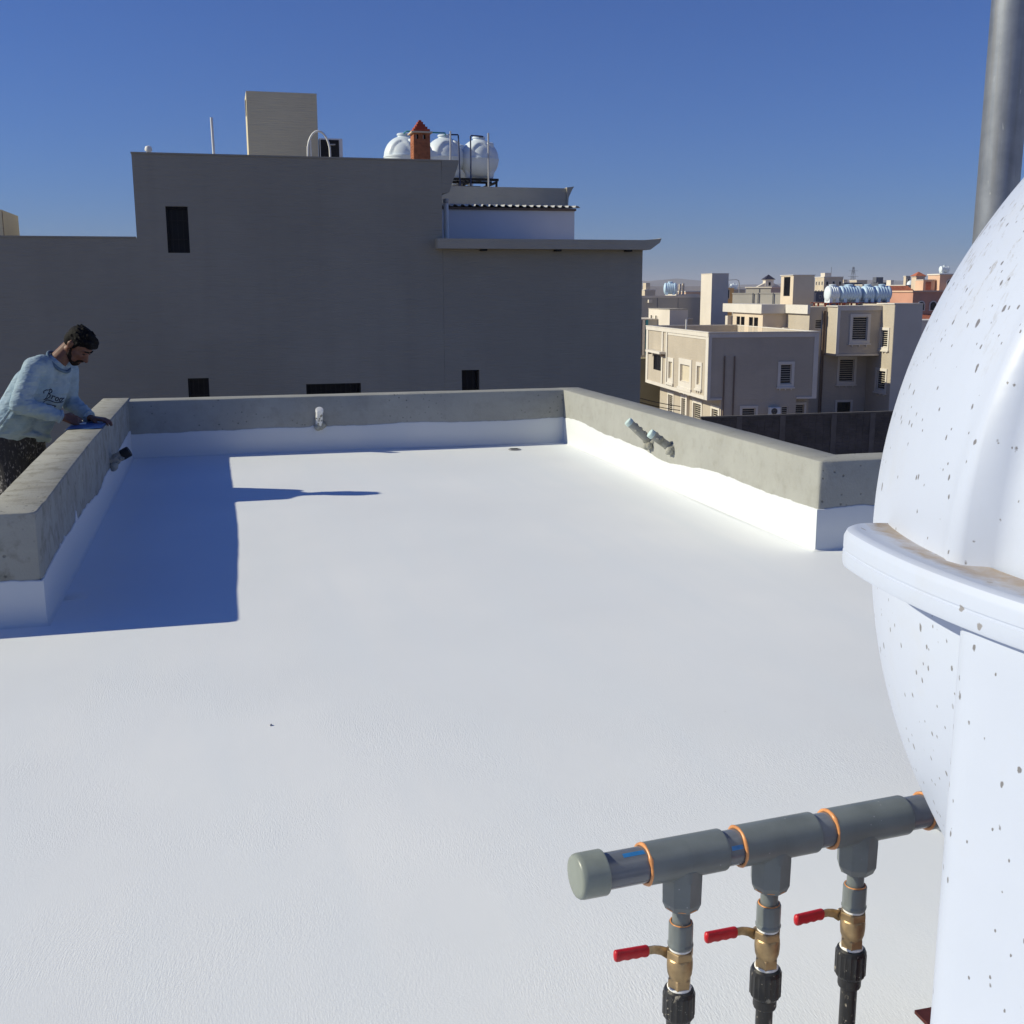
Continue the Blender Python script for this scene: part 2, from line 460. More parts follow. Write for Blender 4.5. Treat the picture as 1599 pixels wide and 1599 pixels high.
def m_pants():
    m, nt, b = new_mat('paint_smeared_black_trousers')
    v = coords(nt, (2.2, 2.2, 1.0), (R(10), 0, R(20)))
    n1 = noise_n(nt, v, 34, 6, 0.75)
    n2 = noise_n(nt, coords(nt), 5, 3)
    f = mathn(nt, 'MULTIPLY', ramp(nt, n1, 0.545, 0.635), ramp(nt, n2, 0.36, 0.62))
    c = mix(nt, f, (0.030, 0.030, 0.034), (0.42, 0.40, 0.39))
    nt.links.new(c, b.inputs['Base Color'])
    b.inputs['Roughness'].default_value = 0.95
    bump(nt, b, noise_n(nt, coords(nt, (1, 1, 0.5)), 14, 3), 0.6, 0.02)
    return m
M['pants'] = m_pants()
M['skin'] = simple('tanned_skin', (0.15, 0.066, 0.04), 0.5, 0.15, 25, 120, 0.1, 0.001)
M['hair'] = simple('black_hair', (0.0045, 0.004, 0.004), 0.75, 0.3, 60, 190, 0.7, 0.004, spec=0.15)
M['beard'] = simple('short_dark_beard', (0.018, 0.012, 0.009), 0.8, 0.3, 90, 260, 0.5, 0.003, spec=0.15)
M['ink'] = simple('dark_navy_print', (0.012, 0.02, 0.05), 0.8, 0.1, 50, 100, 0.0)
M['eye'] = simple('dark_eye', (0.02, 0.012, 0.01), 0.2, 0.1, 50, 100, 0.0)
M['blue_sheet'] = simple('blue_plastic_sheet', (0.035, 0.10, 0.26), 0.4, 0.15, 12, 60, 0.3, 0.003)
M['blue_print'] = simple('blue_pipe_print', (0.03, 0.17, 0.42), 0.3, 0.2, 60, 200, 0.02)
M['aqua_cap'] = simple('pale_aqua_cap', (0.50, 0.62, 0.60), 0.5, 0.1, 30, 120, 0.05)
M['sole'] = simple('dark_shoe', (0.03, 0.028, 0.026), 0.7, 0.2, 20, 80, 0.2)

# ------------------------------------------------------------------ mesh helpers
WLOC = {}

class MB:
    """collects closed shapes and links them as ONE mesh object"""
    def __init__(s):
        s.v = []; s.f = []; s.mi = []; s.cur = 0
    def add(s, vs, fs):
        o = len(s.v)
        s.v += [Vector(p) for p in vs]
        for f in fs:
            s.f.append([i + o for i in f]); s.mi.append(s.cur)
    def box(s, x0, x1, y0, y1, z0, z1):
        s.add([(x0, y0, z0), (x1, y0, z0), (x1, y1, z0), (x0, y1, z0),
               (x0, y0, z1), (x1, y0, z1), (x1, y1, z1), (x0, y1, z1)],
              [(0, 3, 2, 1), (4, 5, 6, 7), (0, 1, 5, 4), (1, 2, 6, 5), (2, 3, 7, 6), (3, 0, 4, 7)])
        return s
    def fbox(s, F, u0, u1, d0, d1, z0, z1, t=0.0):
        """box in a facade frame: u along the face, d inward, z up; t tapers the bottom"""
        P = F.P
        s.add([P(u0 + t, d0 + t, z0), P(u1 - t, d0 + t, z0), P(u1 - t, d1, z0), P(u0 + t, d1, z0),
               P(u0, d0, z1), P(u1, d0, z1), P(u1, d1, z1), P(u0, d1, z1)],
              [(0, 3, 2, 1), (4, 5, 6, 7), (0, 1, 5, 4), (1, 2, 6, 5), (2, 3, 7, 6), (3, 0, 4, 7)])
        return s
    def cone(s, p0, p1, r0, r1, n=16, caps=True, phase=0.0):
        p0 = Vector(p0); p1 = Vector(p1)
        q = (p1 - p0).to_track_quat('Z', 'Y')
        a = [p0 + q @ Vector((r0 * math.cos(2 * PI * i / n + phase), r0 * math.sin(2 * PI * i / n + phase), 0)) for i in range(n)]
        b = [p1 + q @ Vector((r1 * math.cos(2 * PI * i / n + phase), r1 * math.sin(2 * PI * i / n + phase), 0)) for i in range(n)]
        fs = [(i, (i + 1) % n, n + (i + 1) % n, n + i) for i in range(n)]
        if caps:
            fs += [tuple(reversed(range(n))), tuple(range(n, 2 * n))]
        s.add(a + b, fs)
        return s
    def lathe(s, prof, origin, axis=(0, 0, 1), n=24, rad=None):
        """prof: (radius, height) from one end to the other, closed at both ends"""
        origin = Vector(origin)
        q = Vector(axis).to_track_quat('Z', 'Y')
        vs = []
        for r, h in prof:
            for i in range(n):
                a = 2 * PI * i / n
                k = rad(a, h) if rad else 1.0
                vs.append(origin + q @ Vector((r * k * math.cos(a), r * k * math.sin(a), h)))
        fs = []
        for j in range(len(prof) - 1):
            for i in range(n):
                fs.append((j * n + i, j * n + (i + 1) % n, (j + 1) * n + (i + 1) % n, (j + 1) * n + i))
        fs.append(tuple(reversed(range(n))))
        fs.append(tuple(range((len(prof) - 1) * n, len(prof) * n)))
        s.add(vs, fs)
        return s
    def slathe(s, prof, *a, **k):
        """lathe with support loops so that long runs stay straight in shading"""
        out = [prof[0]]
        for (r0, h0), (r1, h1) in zip(prof, prof[1:]):
            L = math.hypot(r1 - r0, h1 - h0)
            if L > 0.007:
                t = 0.0012 / L
                out += [(r0 + (r1 - r0) * t, h0 + (h1 - h0) * t), (r1 + (r0 - r1) * t, h1 + (h0 - h1) * t)]
            out.append((r1, h1))
        return s.lathe(out, *a, **k)
    def path(s, pts, r, n=8, r1=None):
        pts = [Vector(p) for p in pts]
        vs = []; m = len(pts)
        up = Vector((0.13, 0.31, 0.94))
        for j, p in enumerate(pts):
            t = (pts[min(j + 1, m - 1)] - pts[max(j - 1, 0)]).normalized()
            a = t.cross(up)
            if a.length < 1e-4:
                a = t.cross(Vector((1, 0, 0)))
            a.normalize(); b = t.cross(a)
            rr = r if r1 is None else r + (r1 - r) * j / (m - 1)
            for i in range(n):
                an = 2 * PI * i / n
                vs.append(p + (a * math.cos(an) + b * math.sin(an)) * rr)
        fs = []
        for j in range(m - 1):
            for i in range(n):
                fs.append((j * n + i, j * n + (i + 1) % n, (j + 1) * n + (i + 1) % n, (j + 1) * n + i))
        fs.append(tuple(reversed(range(n)))); fs.append(tuple(range((m - 1) * n, m * n)))
        s.add(vs, fs)
        return s
    def prism(s, poly, a, b):
        """poly: 2D points; a, b map a 2D point to the two end faces"""
        n = len(poly)
        vs = [a(p) for p in poly] + [b(p) for p in poly]
        fs = [(i, (i + 1) % n, n + (i + 1) % n, n + i) for i in range(n)]
        fs += [tuple(reversed(range(n))), tuple(range(n, 2 * n))]
        s.add(vs, fs)
        return s
    def ball(s, c, rx, ry=None, rz=None, q=None, n=16, k=10):
        ry = ry or rx; rz = rz or rx
        c = Vector(c); vs = []
        for j in range(1, k):
            th = PI * j / k
            for i in range(n):
                a = 2 * PI * i / n
                p = Vector((rx * math.sin(th) * math.cos(a), ry * math.sin(th) * math.sin(a), -rz * math.cos(th)))
                vs.append(c + (q @ p if q else p))
        bot = Vector((0, 0, -rz)); top = Vector((0, 0, rz))
        vs.append(c + (q @ bot if q else bot)); vs.append(c + (q @ top if q else top))
        fs = []
        for j in range(k - 2):
            for i in range(n):
                fs.append((j * n + i, j * n + (i + 1) % n, (j + 1) * n + (i + 1) % n, (j + 1) * n + i))
        B = (k - 1) * n
        for i in range(n):
            fs.append((B, (i + 1) % n, i))
            fs.append((B + 1, (k - 2) * n + i, (k - 2) * n + (i + 1) % n))
        s.add(vs, fs)
        return s
    def capsule(s, p0, p1, r0, r1, n=14, k=5):
        p0 = Vector(p0); p1 = Vector(p1)
        L = (p1 - p0).length
        prof = []
        for j in range(1, k + 1):
            a = PI / 2 * j / k
            prof.append((r0 * math.sin(a), -r0 * math.cos(a)))
        for j in range(0, k):
            a = PI / 2 * j / k
            prof.append((r1 * math.cos(a), L + r1 * math.sin(a)))
        s.lathe(prof, p0, p1 - p0, n)
        return s
    def facade(s, F, u0, u1, z0, z1, holes, depth):
        """face at d = 0 with real openings (u0, u1, z0, z1) and reveals"""
        P = F.P
        us = sorted({u0, u1} | {h[0] for h in holes} | {h[1] for h in holes})
        zs = sorted({z0, z1} | {h[2] for h in holes} | {h[3] for h in holes})
        for i in range(len(us) - 1):
            for j in range(len(zs) - 1):
                cu = (us[i] + us[i + 1]) / 2; cz = (zs[j] + zs[j + 1]) / 2
                if cu < u0 or cu > u1 or cz < z0 or cz > z1:
                    continue
                if any(h[0] < cu < h[1] and h[2] < cz < h[3] for h in holes):
                    continue
                s.add([P(us[i], 0, zs[j]), P(us[i + 1], 0, zs[j]), P(us[i + 1], 0, zs[j + 1]), P(us[i], 0, zs[j + 1])], [(0, 1, 2, 3)])
        for a, b, c, d in holes:
            D = depth
            s.add([P(a, 0, c), P(b, 0, c), P(b, 0, d), P(a, 0, d), P(a, D, c), P(b, D, c), P(b, D, d), P(a, D, d)],
                  [(0, 4, 5, 1), (1, 5, 6, 2), (2, 6, 7, 3), (3, 7, 4, 0), (4, 7, 6, 5)])
        return s
    def build(s, name, mat, parent=None, smooth=None, origin=None, recalc=False, bevel=None, weld=False):
        base = WLOC.get(parent.name, Vector()) if parent else Vector()
        off = Vector(origin) if origin is not None else base
        me = bpy.data.meshes.new(name)
        me.from_pydata([p - off for p in s.v], [], s.f)
        mats = mat if isinstance(mat, (list, tuple)) else [mat]
        for m in mats:
            me.materials.append(m)
        for p, i in zip(me.polygons, s.mi):
            p.material_index = i
        if recalc or bevel or weld:
            bm = bmesh.new(); bm.from_mesh(me)
            if weld:
                bmesh.ops.remove_doubles(bm, verts=bm.verts, dist=1e-5)
            bmesh.ops.recalc_face_normals(bm, faces=bm.faces)
            if bevel:
                es = [e for e in bm.edges if len(e.link_faces) == 2 and e.calc_face_angle(0) > R(35)]
                bmesh.ops.bevel(bm, geom=es, offset=bevel, segments=2, profile=0.7, affect='EDGES')
            bm.to_mesh(me); bm.free()
        if smooth is not None:
            me.polygons.foreach_set('use_smooth', [True] * len(me.polygons))
            if smooth < 179:
                me.set_sharp_from_angle(angle=R(smooth))
        me.update()
        o = bpy.data.objects.new(name, me)
        COL.objects.link(o)
        if parent:
            o.parent = parent
            o.location = off - base
        else:
            o.location = off
        WLOC[o.name] = off.copy()
        return o

class Frame:
    def __init__(s, o, u, n, sc=1.0):
        s.o = Vector(o); s.u = Vector(u); s.n = Vector(n); s.sc = sc
    def P(s, u, d, z):
        return s.o + s.sc * (u * s.u + d * s.n) + Vector((0, 0, s.sc * z))
    def shift(s, u, d):
        return Frame(s.o + s.sc * (u * s.u + d * s.n), s.u, s.n, s.sc)

def tag(o, label=None, cat=None, group=None, kind=None):
    if label: o['label'] = label
    if cat: o['category'] = cat
    if group: o['group'] = group
    if kind: o['kind'] = kind
    return o

def thing(name, label, cat, loc=(0, 0, 0), group=None):
    o = bpy.data.objects.new(name, None)
    COL.objects.link(o)
    o.empty_display_size = 0.2
    o.location = loc
    WLOC[o.name] = Vector(loc)
    return tag(o, label, cat, group)

def copy_tree(o, loc=None, rotz=None, label=None, parent=None):
    c = o.copy(); COL.objects.link(c)
    if parent: c.parent = parent
    for ch in list(o.children):
        copy_tree(ch, parent=c)
    if loc is not None: c.location = loc
    if rotz is not None: c.rotation_euler = (0, 0, rotz)
    if label: c['label'] = label
    return c

def blob(name, mb, mat, parent=None, voxel=0.008, smooth=6, origin=None):
    """melts overlapping closed shapes into one continuous organic surface"""
    o = mb.build(name, mat, parent, origin=origin, recalc=True)
    rm = o.modifiers.new('r', 'REMESH'); rm.mode = 'VOXEL'; rm.voxel_size = voxel; rm.use_smooth_shade = True
    sm = o.modifiers.new('s', 'SMOOTH'); sm.factor = 0.5; sm.iterations = smooth
    dg = bpy.context.evaluated_depsgraph_get()
    dg.update()
    me = bpy.data.meshes.new_from_object(o.evaluated_get(dg))
    o.modifiers.clear()
    old = o.data
    o.data = me
    me.name = name
    bpy.data.meshes.remove(old)
    me.polygons.foreach_set('use_smooth', [True] * len(me.polygons))
    return o

# ------------------------------------------------------------------ ground, hills
GZ = -9.3
mb = MB()
mb.add([(-7000, -3000, GZ), (12000, -3000, GZ), (12000, 16000, GZ), (-7000, 16000, GZ)], [(0, 1, 2, 3)])
tag(mb.build('ground', M['ground']), kind='structure')
mb = MB()
mb.add([(-40, 13.5, GZ + .004), (60, 13.5, GZ + .004), (60, 21.5, GZ + .004), (-40, 21.5, GZ + .004)], [(0, 1, 2, 3)])
tag(mb.build('road', M['asphalt']), kind='structure')

def ridge(name, r0, hgt, seed, lo=-60, hi=80, wid=900):
    mb = MB(); n = 150; rows = 6; vs = []
    for j in range(rows):
        for i in range(n):
            a = R(lo + (hi - lo) * i / (n - 1))
            q = math.sin(PI * j / (rows - 1))
            h = hgt * (0.55 + 0.75 * noise.fractal(Vector((i * 0.09 + seed, seed * 1.7, j * 0.25)), 0.7, 2.1, 4)) * q
            rr = r0 + wid * j / (rows - 1)
            vs.append((rr * math.sin(a), rr * math.cos(a), GZ - 3 + max(0.2, h + 3)))
    fs = [(j * n + i, j * n + i + 1, (j + 1) * n + i + 1, (j + 1) * n + i) for j in range(rows - 1) for i in range(n - 1)]
    mb.add(vs, fs)
    return tag(mb.build(name, M['hill'], smooth=60), kind='structure')
ridge('hill_range', 5200, 92, 3.1, wid=1600)
ridge('low_hills', 2300, 24, 8.4, wid=700)

# ------------------------------------------------------------------ our roof and its parapets
XL, XR, YB, YL, YR, HP, TH = -0.765, 3.008, 9.781, 4.837, 5.212, 0.481, 0.22
mb = MB()
mb.box(-6, 9, -6, YL + TH, GZ, -0.30)
mb.box(XL - TH, XR + TH, YL + TH, YB + TH, GZ, -0.30)
tag(mb.build('roof_slab', M['grey_wall']), kind='structure')
mb = MB()
# floor sheet, gently uneven
def floor_patch(x0, x1, y0, y1, nx, ny):
    vs = []
    for j in range(ny + 1):
        for i in range(nx + 1):
            x = x0 + (x1 - x0) * i / nx; y = y0 + (y1 - y0) * j / ny
            z = 0.004 * noise.noise(Vector((x * 0.7, y * 0.7, 2.2)))
            vs.append((x, y, z))
    fs = [(j * (nx + 1) + i, j * (nx + 1) + i + 1, (j + 1) * (nx + 1) + i + 1, (j + 1) * (nx + 1) + i) for j in range(ny) for i in range(nx)]
    mb.add(vs, fs)
floor_patch(-6, 9, -6, YL + 0.01, 90, 66)
floor_patch(XL - 0.02, 9, YL + 0.01, YR + 0.01, 60, 4)
floor_patch(XL - 0.02, XR + 0.02, YR + 0.01, YB + 0.02, 24, 28)
tag(mb.build('roof_floor', M['roof'], smooth=180, weld=True), kind='structure')

def wall_sweep(name, mat, parent, inner, outer, z0, z1, seed, step=0.12, bev=0.008, jit=0.0024, zf=None):
    """parapet as a closed rounded profile swept between an inner and an outer plan line"""
    st = []
    for k in range(len(inner) - 1):
        a0, a1 = Vector(inner[k]), Vector(inner[k + 1]); b0, b1 = Vector(outer[k]), Vector(outer[k + 1])
        n = max(1, int(max((a1 - a0).length, (b1 - b0).length) / step))
        for i in range(n + (1 if k == len(inner) - 2 else 0)):
            t = i / n
            st.append((a0.lerp(a1, t), b0.lerp(b1, t)))
    prof = [(0, z0), (0, (z0 + z1) / 2), (0, z1 - bev), (bev * 0.35, z1 - bev * 0.3), (bev * 1.1, z1), (None, z1), (-bev * 1.1, z1), (-bev * 0.35, z1 - bev * 0.3), (-0.0, z1 - bev), (-0.0, z0)]
    mb = MB(); vs = []
    m = len(prof)
    for i, (a, b) in enumerate(st):
        d = (b - a); L = d.length; d = d / L
        for q, (o, z) in enumerate(prof):
            if o is None:
                s_ = L * 0.5
            elif q <= 4:
                s_ = o
            else:
                s_ = L + o
            p = a + d * s_
            nz = noise.noise(Vector((p.x * 3.1 + seed, p.y * 3.1, q * 0.3)))
            nx = noise.noise(Vector((p.x * 5.3, p.y * 5.3 + seed, q * 1.9 + 7)))
            if 1 < q < 8 and zf: z = z + zf(p)
            if 1 < q < 8:
                z = z + jit * nz + 0.4 * jit * noise.noise(Vector((p.x * 17, p.y * 17, seed)))
            pp = p + d * (jit * 0.7 * nx if 0 < q < 9 else 0)
            vs.append((pp.x, pp.y, z))
    fs = []
    for i in range(len(st) - 1):
        for q in range(m - 1):
            fs.append((i * m + q, i * m + q + 1, (i + 1) * m + q + 1, (i + 1) * m + q))
    fs.append(tuple(range(m))); fs.append(tuple(reversed(range((len(st) - 1) * m, len(st) * m))))
    mb.add(vs, fs)
    return mb.build(name, mat, parent, smooth=50, recalc=True)

def skirting(name, parent, line, hfun, seed, step=0.02, side=1):
    """white coating turned up the wall: uneven upper edge, coved into the floor"""
    pts = []
    for k in range(len(line) - 1):
        a, b = Vector(line[k]), Vector(line[k + 1])
        n = max(1, int((b - a).length / step))
        d = (b - a).normalized(); nr = Vector((-d.y, d.x)) * side
        for i in range(n + 1):
            if i == 0 and k > 0:
                continue
            t = i / n
            nn = nr
            if i == n and k < len(line) - 2:
                d2 = (Vector(line[k + 2]) - b).normalized()
                n2 = Vector((-d2.y, d2.x)) * side
                nn = (nr + n2)
            pts.append((a.lerp(b, t), nn))
    mb = MB(); vs = []; cum = 0; prev = None
    m = 8
    for p, nr in pts:
        cum += (p - prev).length if prev is not None else 0
        prev = p
        h = hfun(cum, p) + 0.012 * noise.noise(Vector((cum * 2.3, seed, 0))) + 0.006 * noise.noise(Vector((cum * 9, seed, 3))) + 0.003 * noise.noise(Vector((cum * 34, seed, 5)))
        sp = noise.noise(Vector((cum * 13.0, seed * 3.1, 9)))
        if sp > 0.52: h += 0.05 * (sp - 0.52)
        th = 0.006
        prof = [(-0.004, h + 0.0005), (th * 0.5, h), (th, h - 0.006), (th, h * 0.5), (th, 0.016), (th + 0.003, 0.008), (th + 0.008, 0.004), (th + 0.018, 0.0005)]
        for o, z in prof:
            q = p + nr * o
            vs.append((q.x, q.y, z + (0.006 if o > th + 0.02 else 0)*0))
    fs = []
    for i in range(len(pts) - 1):
        for q in range(m - 1):
            fs.append((i * m + q, (i + 1) * m + q, (i + 1) * m + q + 1, i * m + q + 1))
    mb.add(vs, fs)
    return mb.build(name, M['skirt'], parent, smooth=60)

# left parapet (turns left at its near end)
t = thing('parapet_wall', 'low cement parapet the man leans on, with a stained top, running along the left of the white roof', 'parapet', (XL, YL, 0))
wall_sweep('cement_wall', M['concrete_stained'], t,
           [(-6.0, YL), (XL - 0.035, YL), (XL - 0.008, YL + 0.008), (XL, YL + 0.035), (XL, YB + TH)],
           [(-6.0, YL + TH), (XL - TH - 0.02, YL + TH), (XL - TH - 0.01, YL + TH + 0.003), (XL - TH, YL + TH + 0.02), (XL - TH, YB + TH)], -0.3, HP, 1.3,
           zf=lambda p: 0.018 * max(0, min(1, (p.y - YL - 0.3) / 1.6)) - 0.010 * max(0, min(1, (p.y - 7.2) / 2)) if p.x > XL - 0.3 else 0)
def h_left(c, p):
    base = 0.205
    if p.y > YL + 0.02:
        k = p.y - YL
        base += 0.010 * math.sin(k * 1.7) + 0.02 * max(0, k - 3.5)
        base += 0.055 * max(0, 1 - abs(k - 1.18) / 0.035)
        base -= 0.03 * max(0, 1 - abs(k - 2.2) / 0.5)
    return base
skirting('white_skirting', t, [(-6.0, YL), (XL, YL), (XL, YB)], h_left, 4.4, side=-1)
# back parapet
t = thing('parapet_wall', 'low cement parapet across the far end of the white roof, in front of the grey building', 'parapet', (XL, YB, 0))
wall_sweep('cement_wall', M['concrete'], t, [(XL, YB), (XR, YB)], [(XL, YB + TH), (XR, YB + TH)], -0.3, HP, 7.7)
skirting('white_skirting', t, [(XL, YB), (XR, YB)], lambda c, p: 0.212 + 0.012 * math.sin(p.x * 1.1) + (0.02 * max(0, (p.x - 2.5) / 0.5)), 9.1, side=-1)
# right parapet
t = thing('parapet_wall', 'sunlit low cement parapet with two slanting pipe stubs, on the right of the white roof', 'parapet', (XR, YR, 0))
wall_sweep('cement_wall', M['concrete'], t,
           [(XR, YB + TH), (XR, YR + 0.02), (XR + 0.006, YR + 0.004), (XR + 0.02, YR), (9.0, YR)],
           [(XR + TH, YB + TH), (XR + TH, YR + TH + 0.01), (XR + TH + 0.003, YR + TH + 0.005), (XR + TH + 0.01, YR + TH), (9.0, YR + TH)], -0.3, HP, 3.9)
def h_right(c, p):
    if p.x > XR + 0.01:
        return 0.228
    k = YB - p.y
    return 0.212 + 0.022 * math.sin(k * 1.9 + 0.4) + 0.012 * math.sin(k * 4.3)
skirting('white_skirting', t, [(XR, YB), (XR, YR), (9.0, YR)], h_right, 2.6, side=-1)

# lower ledge beyond the left parapet, where the man stands
mb = MB()
mb.box(-6, XL - TH - 0.004, YL + TH + 0.004, 9.4, -0.75, -0.52)
tag(mb.build('lower_ledge', M['roof_cement']), kind='structure')

# floor drain by the back parapet
t = thing('floor_drain', 'small round drain set in the white roof by the far right corner', 'drain', (2.45, 9.42, 0))
MB().lathe([(0.050, 0.0), (0.058, 0.004), (0.052, 0.008), (0.042, 0.007)], (2.45, 9.42, 0), n=20).build('ring', M['grey_metal'], t, smooth=40)
m_ = MB()
for k in range(5):
    m_.box(2.45 - 0.035, 2.45 + 0.035, 9.42 - 0.034 + k * 0.016, 9.42 - 0.028 + k * 0.016, 0.003, 0.0085)
m_.build('grate', M['black_metal'], t)
t = MB().ball((0.094, 3.469, 0.002), 0.006, 0.003, 0.0035, Quaternion((0, 0, 1), 0.8), n=10, k=6).build('chip_of_cement', M['grey_metal'], smooth=180)
tag(t, 'tiny grey chip lying alone on the open white roof', 'debris')

# pipe stubs cast into the parapets
def stub(label, base, dirv, L, r, capmat, pipemat, rough=True, caplen=0.022, blobs=None):
    base = Vector(base); dirv = Vector(dirv).normalized()
    t = thing('pipe_stub', label, 'pipe', base, 'pipe stubs set in the parapets')
    b = base - dirv * 0.06
    q = dirv.to_track_quat('Z', 'Y')
    MB().lathe([(r * 0.7, 0), (r, 0.001), (r, L + 0.06 - 0.001), (r * 0.8, L + 0.06)], b, dirv, 20).build('pipe', pipemat, t, smooth=40)
    MB().lathe([(r * 1.02, L - caplen), (r * 1.10, L - caplen + 0.002), (r * 1.10, L + 0.004), (r * 1.0, L + 0.009), (r * 0.5, L + 0.011)], base, dirv, 20).build('end_cap', capmat, t, smooth=40)
    mb = MB()
    rnd = random.Random(sum(map(ord, label)))
    for k in range(9):
        a = rnd.random() * 2 * PI; rr = r * (0.9 + 0.5 * rnd.random())
        off = q @ Vector((rr * math.cos(a), rr * math.sin(a), 0.012 * rnd.random()))
        mb.ball(base + off, 0.018 + 0.014 * rnd.random(), n=8, k=6)
    mb.build('mortar_collar', M['concrete_stained'], t, smooth=180)
    mb = MB()
    for k in range(16):
        a = rnd.random() * 2 * PI; h = L * (0.1 + 0.75 * rnd.random())
        mb.ball(base + q @ Vector((r * math.cos(a), r * math.sin(a), h)), 0.004 + 0.007 * rnd.random(), 0.004 + 0.006 * rnd.random(), 0.006 + 0.012 * rnd.random(), q, n=7, k=5)
    tag(mb.build('cement_splashes', M['concrete_stained'], t, smooth=180), kind='stuff')
    return t
stub('longer pale capped pipe stub slanting up from the sunlit right parapet', (XR, 7.60, 0.272), (-1, 0.12, 0.93), 0.235, 0.029, M['aqua_cap'], M['concrete_stained'])
stub('shorter pale capped pipe stub beside the longer one on the right parapet', (XR, 7.22, 0.283), (-1, 0.1, 0.72), 0.185, 0.029, M['aqua_cap'], M['concrete_stained'])
stub('white capped pipe stub sticking up from the parapet at the far end', (0.792, YB, 0.225), (0, -0.8, 1), 0.19, 0.030, M['white_plastic'], M['white_plastic'])
stub('dark ended pipe stub on the shaded left parapet below the hands of the man', (XL, 7.96, 0.235), (1, -0.05, 0.55), 0.14, 0.033, M['black_metal'], M['roof_cement'], caplen=0.05)

# ------------------------------------------------------------------ galvanised mast
t = thing('steel_pole', 'tall galvanised steel pole rising behind the big white tank', 'pole', (1.775, 2.36, 0))
MB().lathe([(0.046, 0.0), (0.0472, 0.002), (0.0472, 6.2), (0.045, 6.205)], (1.783, 2.36, 0), (0.006, 0, 1), n=40).build('pipe', M['galv'], t, smooth=40)
mb = MB(); mb.box(1.783 - .065, 1.783 + .065, 2.36 - .065, 2.36 + .065, 0.001, 0.010)
mb.build('base_plate', M['galv'], t, bevel=0.002)
for a in (0, 1, 2, 3):
    p = Vector((1.783, 2.36, 0.0105)) + Vector((math.cos(PI / 4 + a * PI / 2), math.sin(PI / 4 + a * PI / 2), 0)) * 0.073
    MB().lathe([(0.010, 0), (0.010, 0.010), (0.006, 0.011), (0.006, 0.02)], p, n=6).build('bolt', M['grey_metal'], t)
MB().lathe([(0.052, 6.19), (0.052, 6.215), (0.02, 6.23)], (1.820, 2.36, 0), n=24).build('top_cap', M['black_metal'], t, smooth=40)

# ------------------------------------------------------------------ pipe manifold with three valves
TH0 = R(5.2)
H0 = Vector((0.474, 1.479, 0.492))
HD = Vector((math.cos(TH0), math.sin(TH0), 0)); HN = Vector((-HD.y, HD.x, 0)); ZV = Vector((0, 0, 1))
man = thing('pipe_manifold', 'grey plastic pipe manifold with three red handled brass valves on black risers, beside the tank', 'pipes', (H0.x, H0.y, 0))
def hp(s_): return H0 + HD * s_
MB().slathe([(0.0270, 0.02), (0.0278, 0.021), (0.0280, 0.759), (0.027, 0.76)], H0, HD, 40).build('header_pipe', M['pvc_pipe'], man, smooth=40)
MB().slathe([(0.026, 0.003), (0.0312, 0.0036), (0.0338, 0.0070), (0.0346, 0.012), (0.0348, 0.0475), (0.0342, 0.0486), (0.0282, 0.049)], H0, HD, 48).build('end_cap', M['pvc_cap'], man, smooth=50)

def glue_ring(origin, axis, r, th, seed, parent, n=48, gap=0.0):
    """wiggly bead of dried pipe cement"""
    mb = MB(); q = Vector(axis).to_track_quat('Z', 'Y'); vs = []; k = 7
    for i in range(n):
        a = 2 * PI * i / n
        nz = noise.noise(Vector((math.cos(a) * 1.6, math.sin(a) * 1.6, seed)))
        tt = th * (0.92 + 0.5 * nz + 0.15 * noise.noise(Vector((math.cos(a) * 6, math.sin(a) * 6, seed + 2))))
        tt = max(tt, th * 0.3)
        for j in range(k):
            b = 2 * PI * j / k
            rr = r + tt * math.cos(b); h = tt * 1.0 * math.sin(b) + th * 0.5 * noise.noise(Vector((math.cos(a), math.sin(a), seed + 5)))
            vs.append(Vector(origin) + q @ Vector((rr * math.cos(a), rr * math.sin(a), h)))
    fs = [(i * k + j, i * k + (j + 1) % k, ((i + 1) % n) * k + (j + 1) % k, ((i + 1) % n) * k + j) for i in range(n) for j in range(k)]
    mb.add(vs, fs)
    return mb.build('glue_ring', M['glue'], parent, smooth=180, recalc=True)

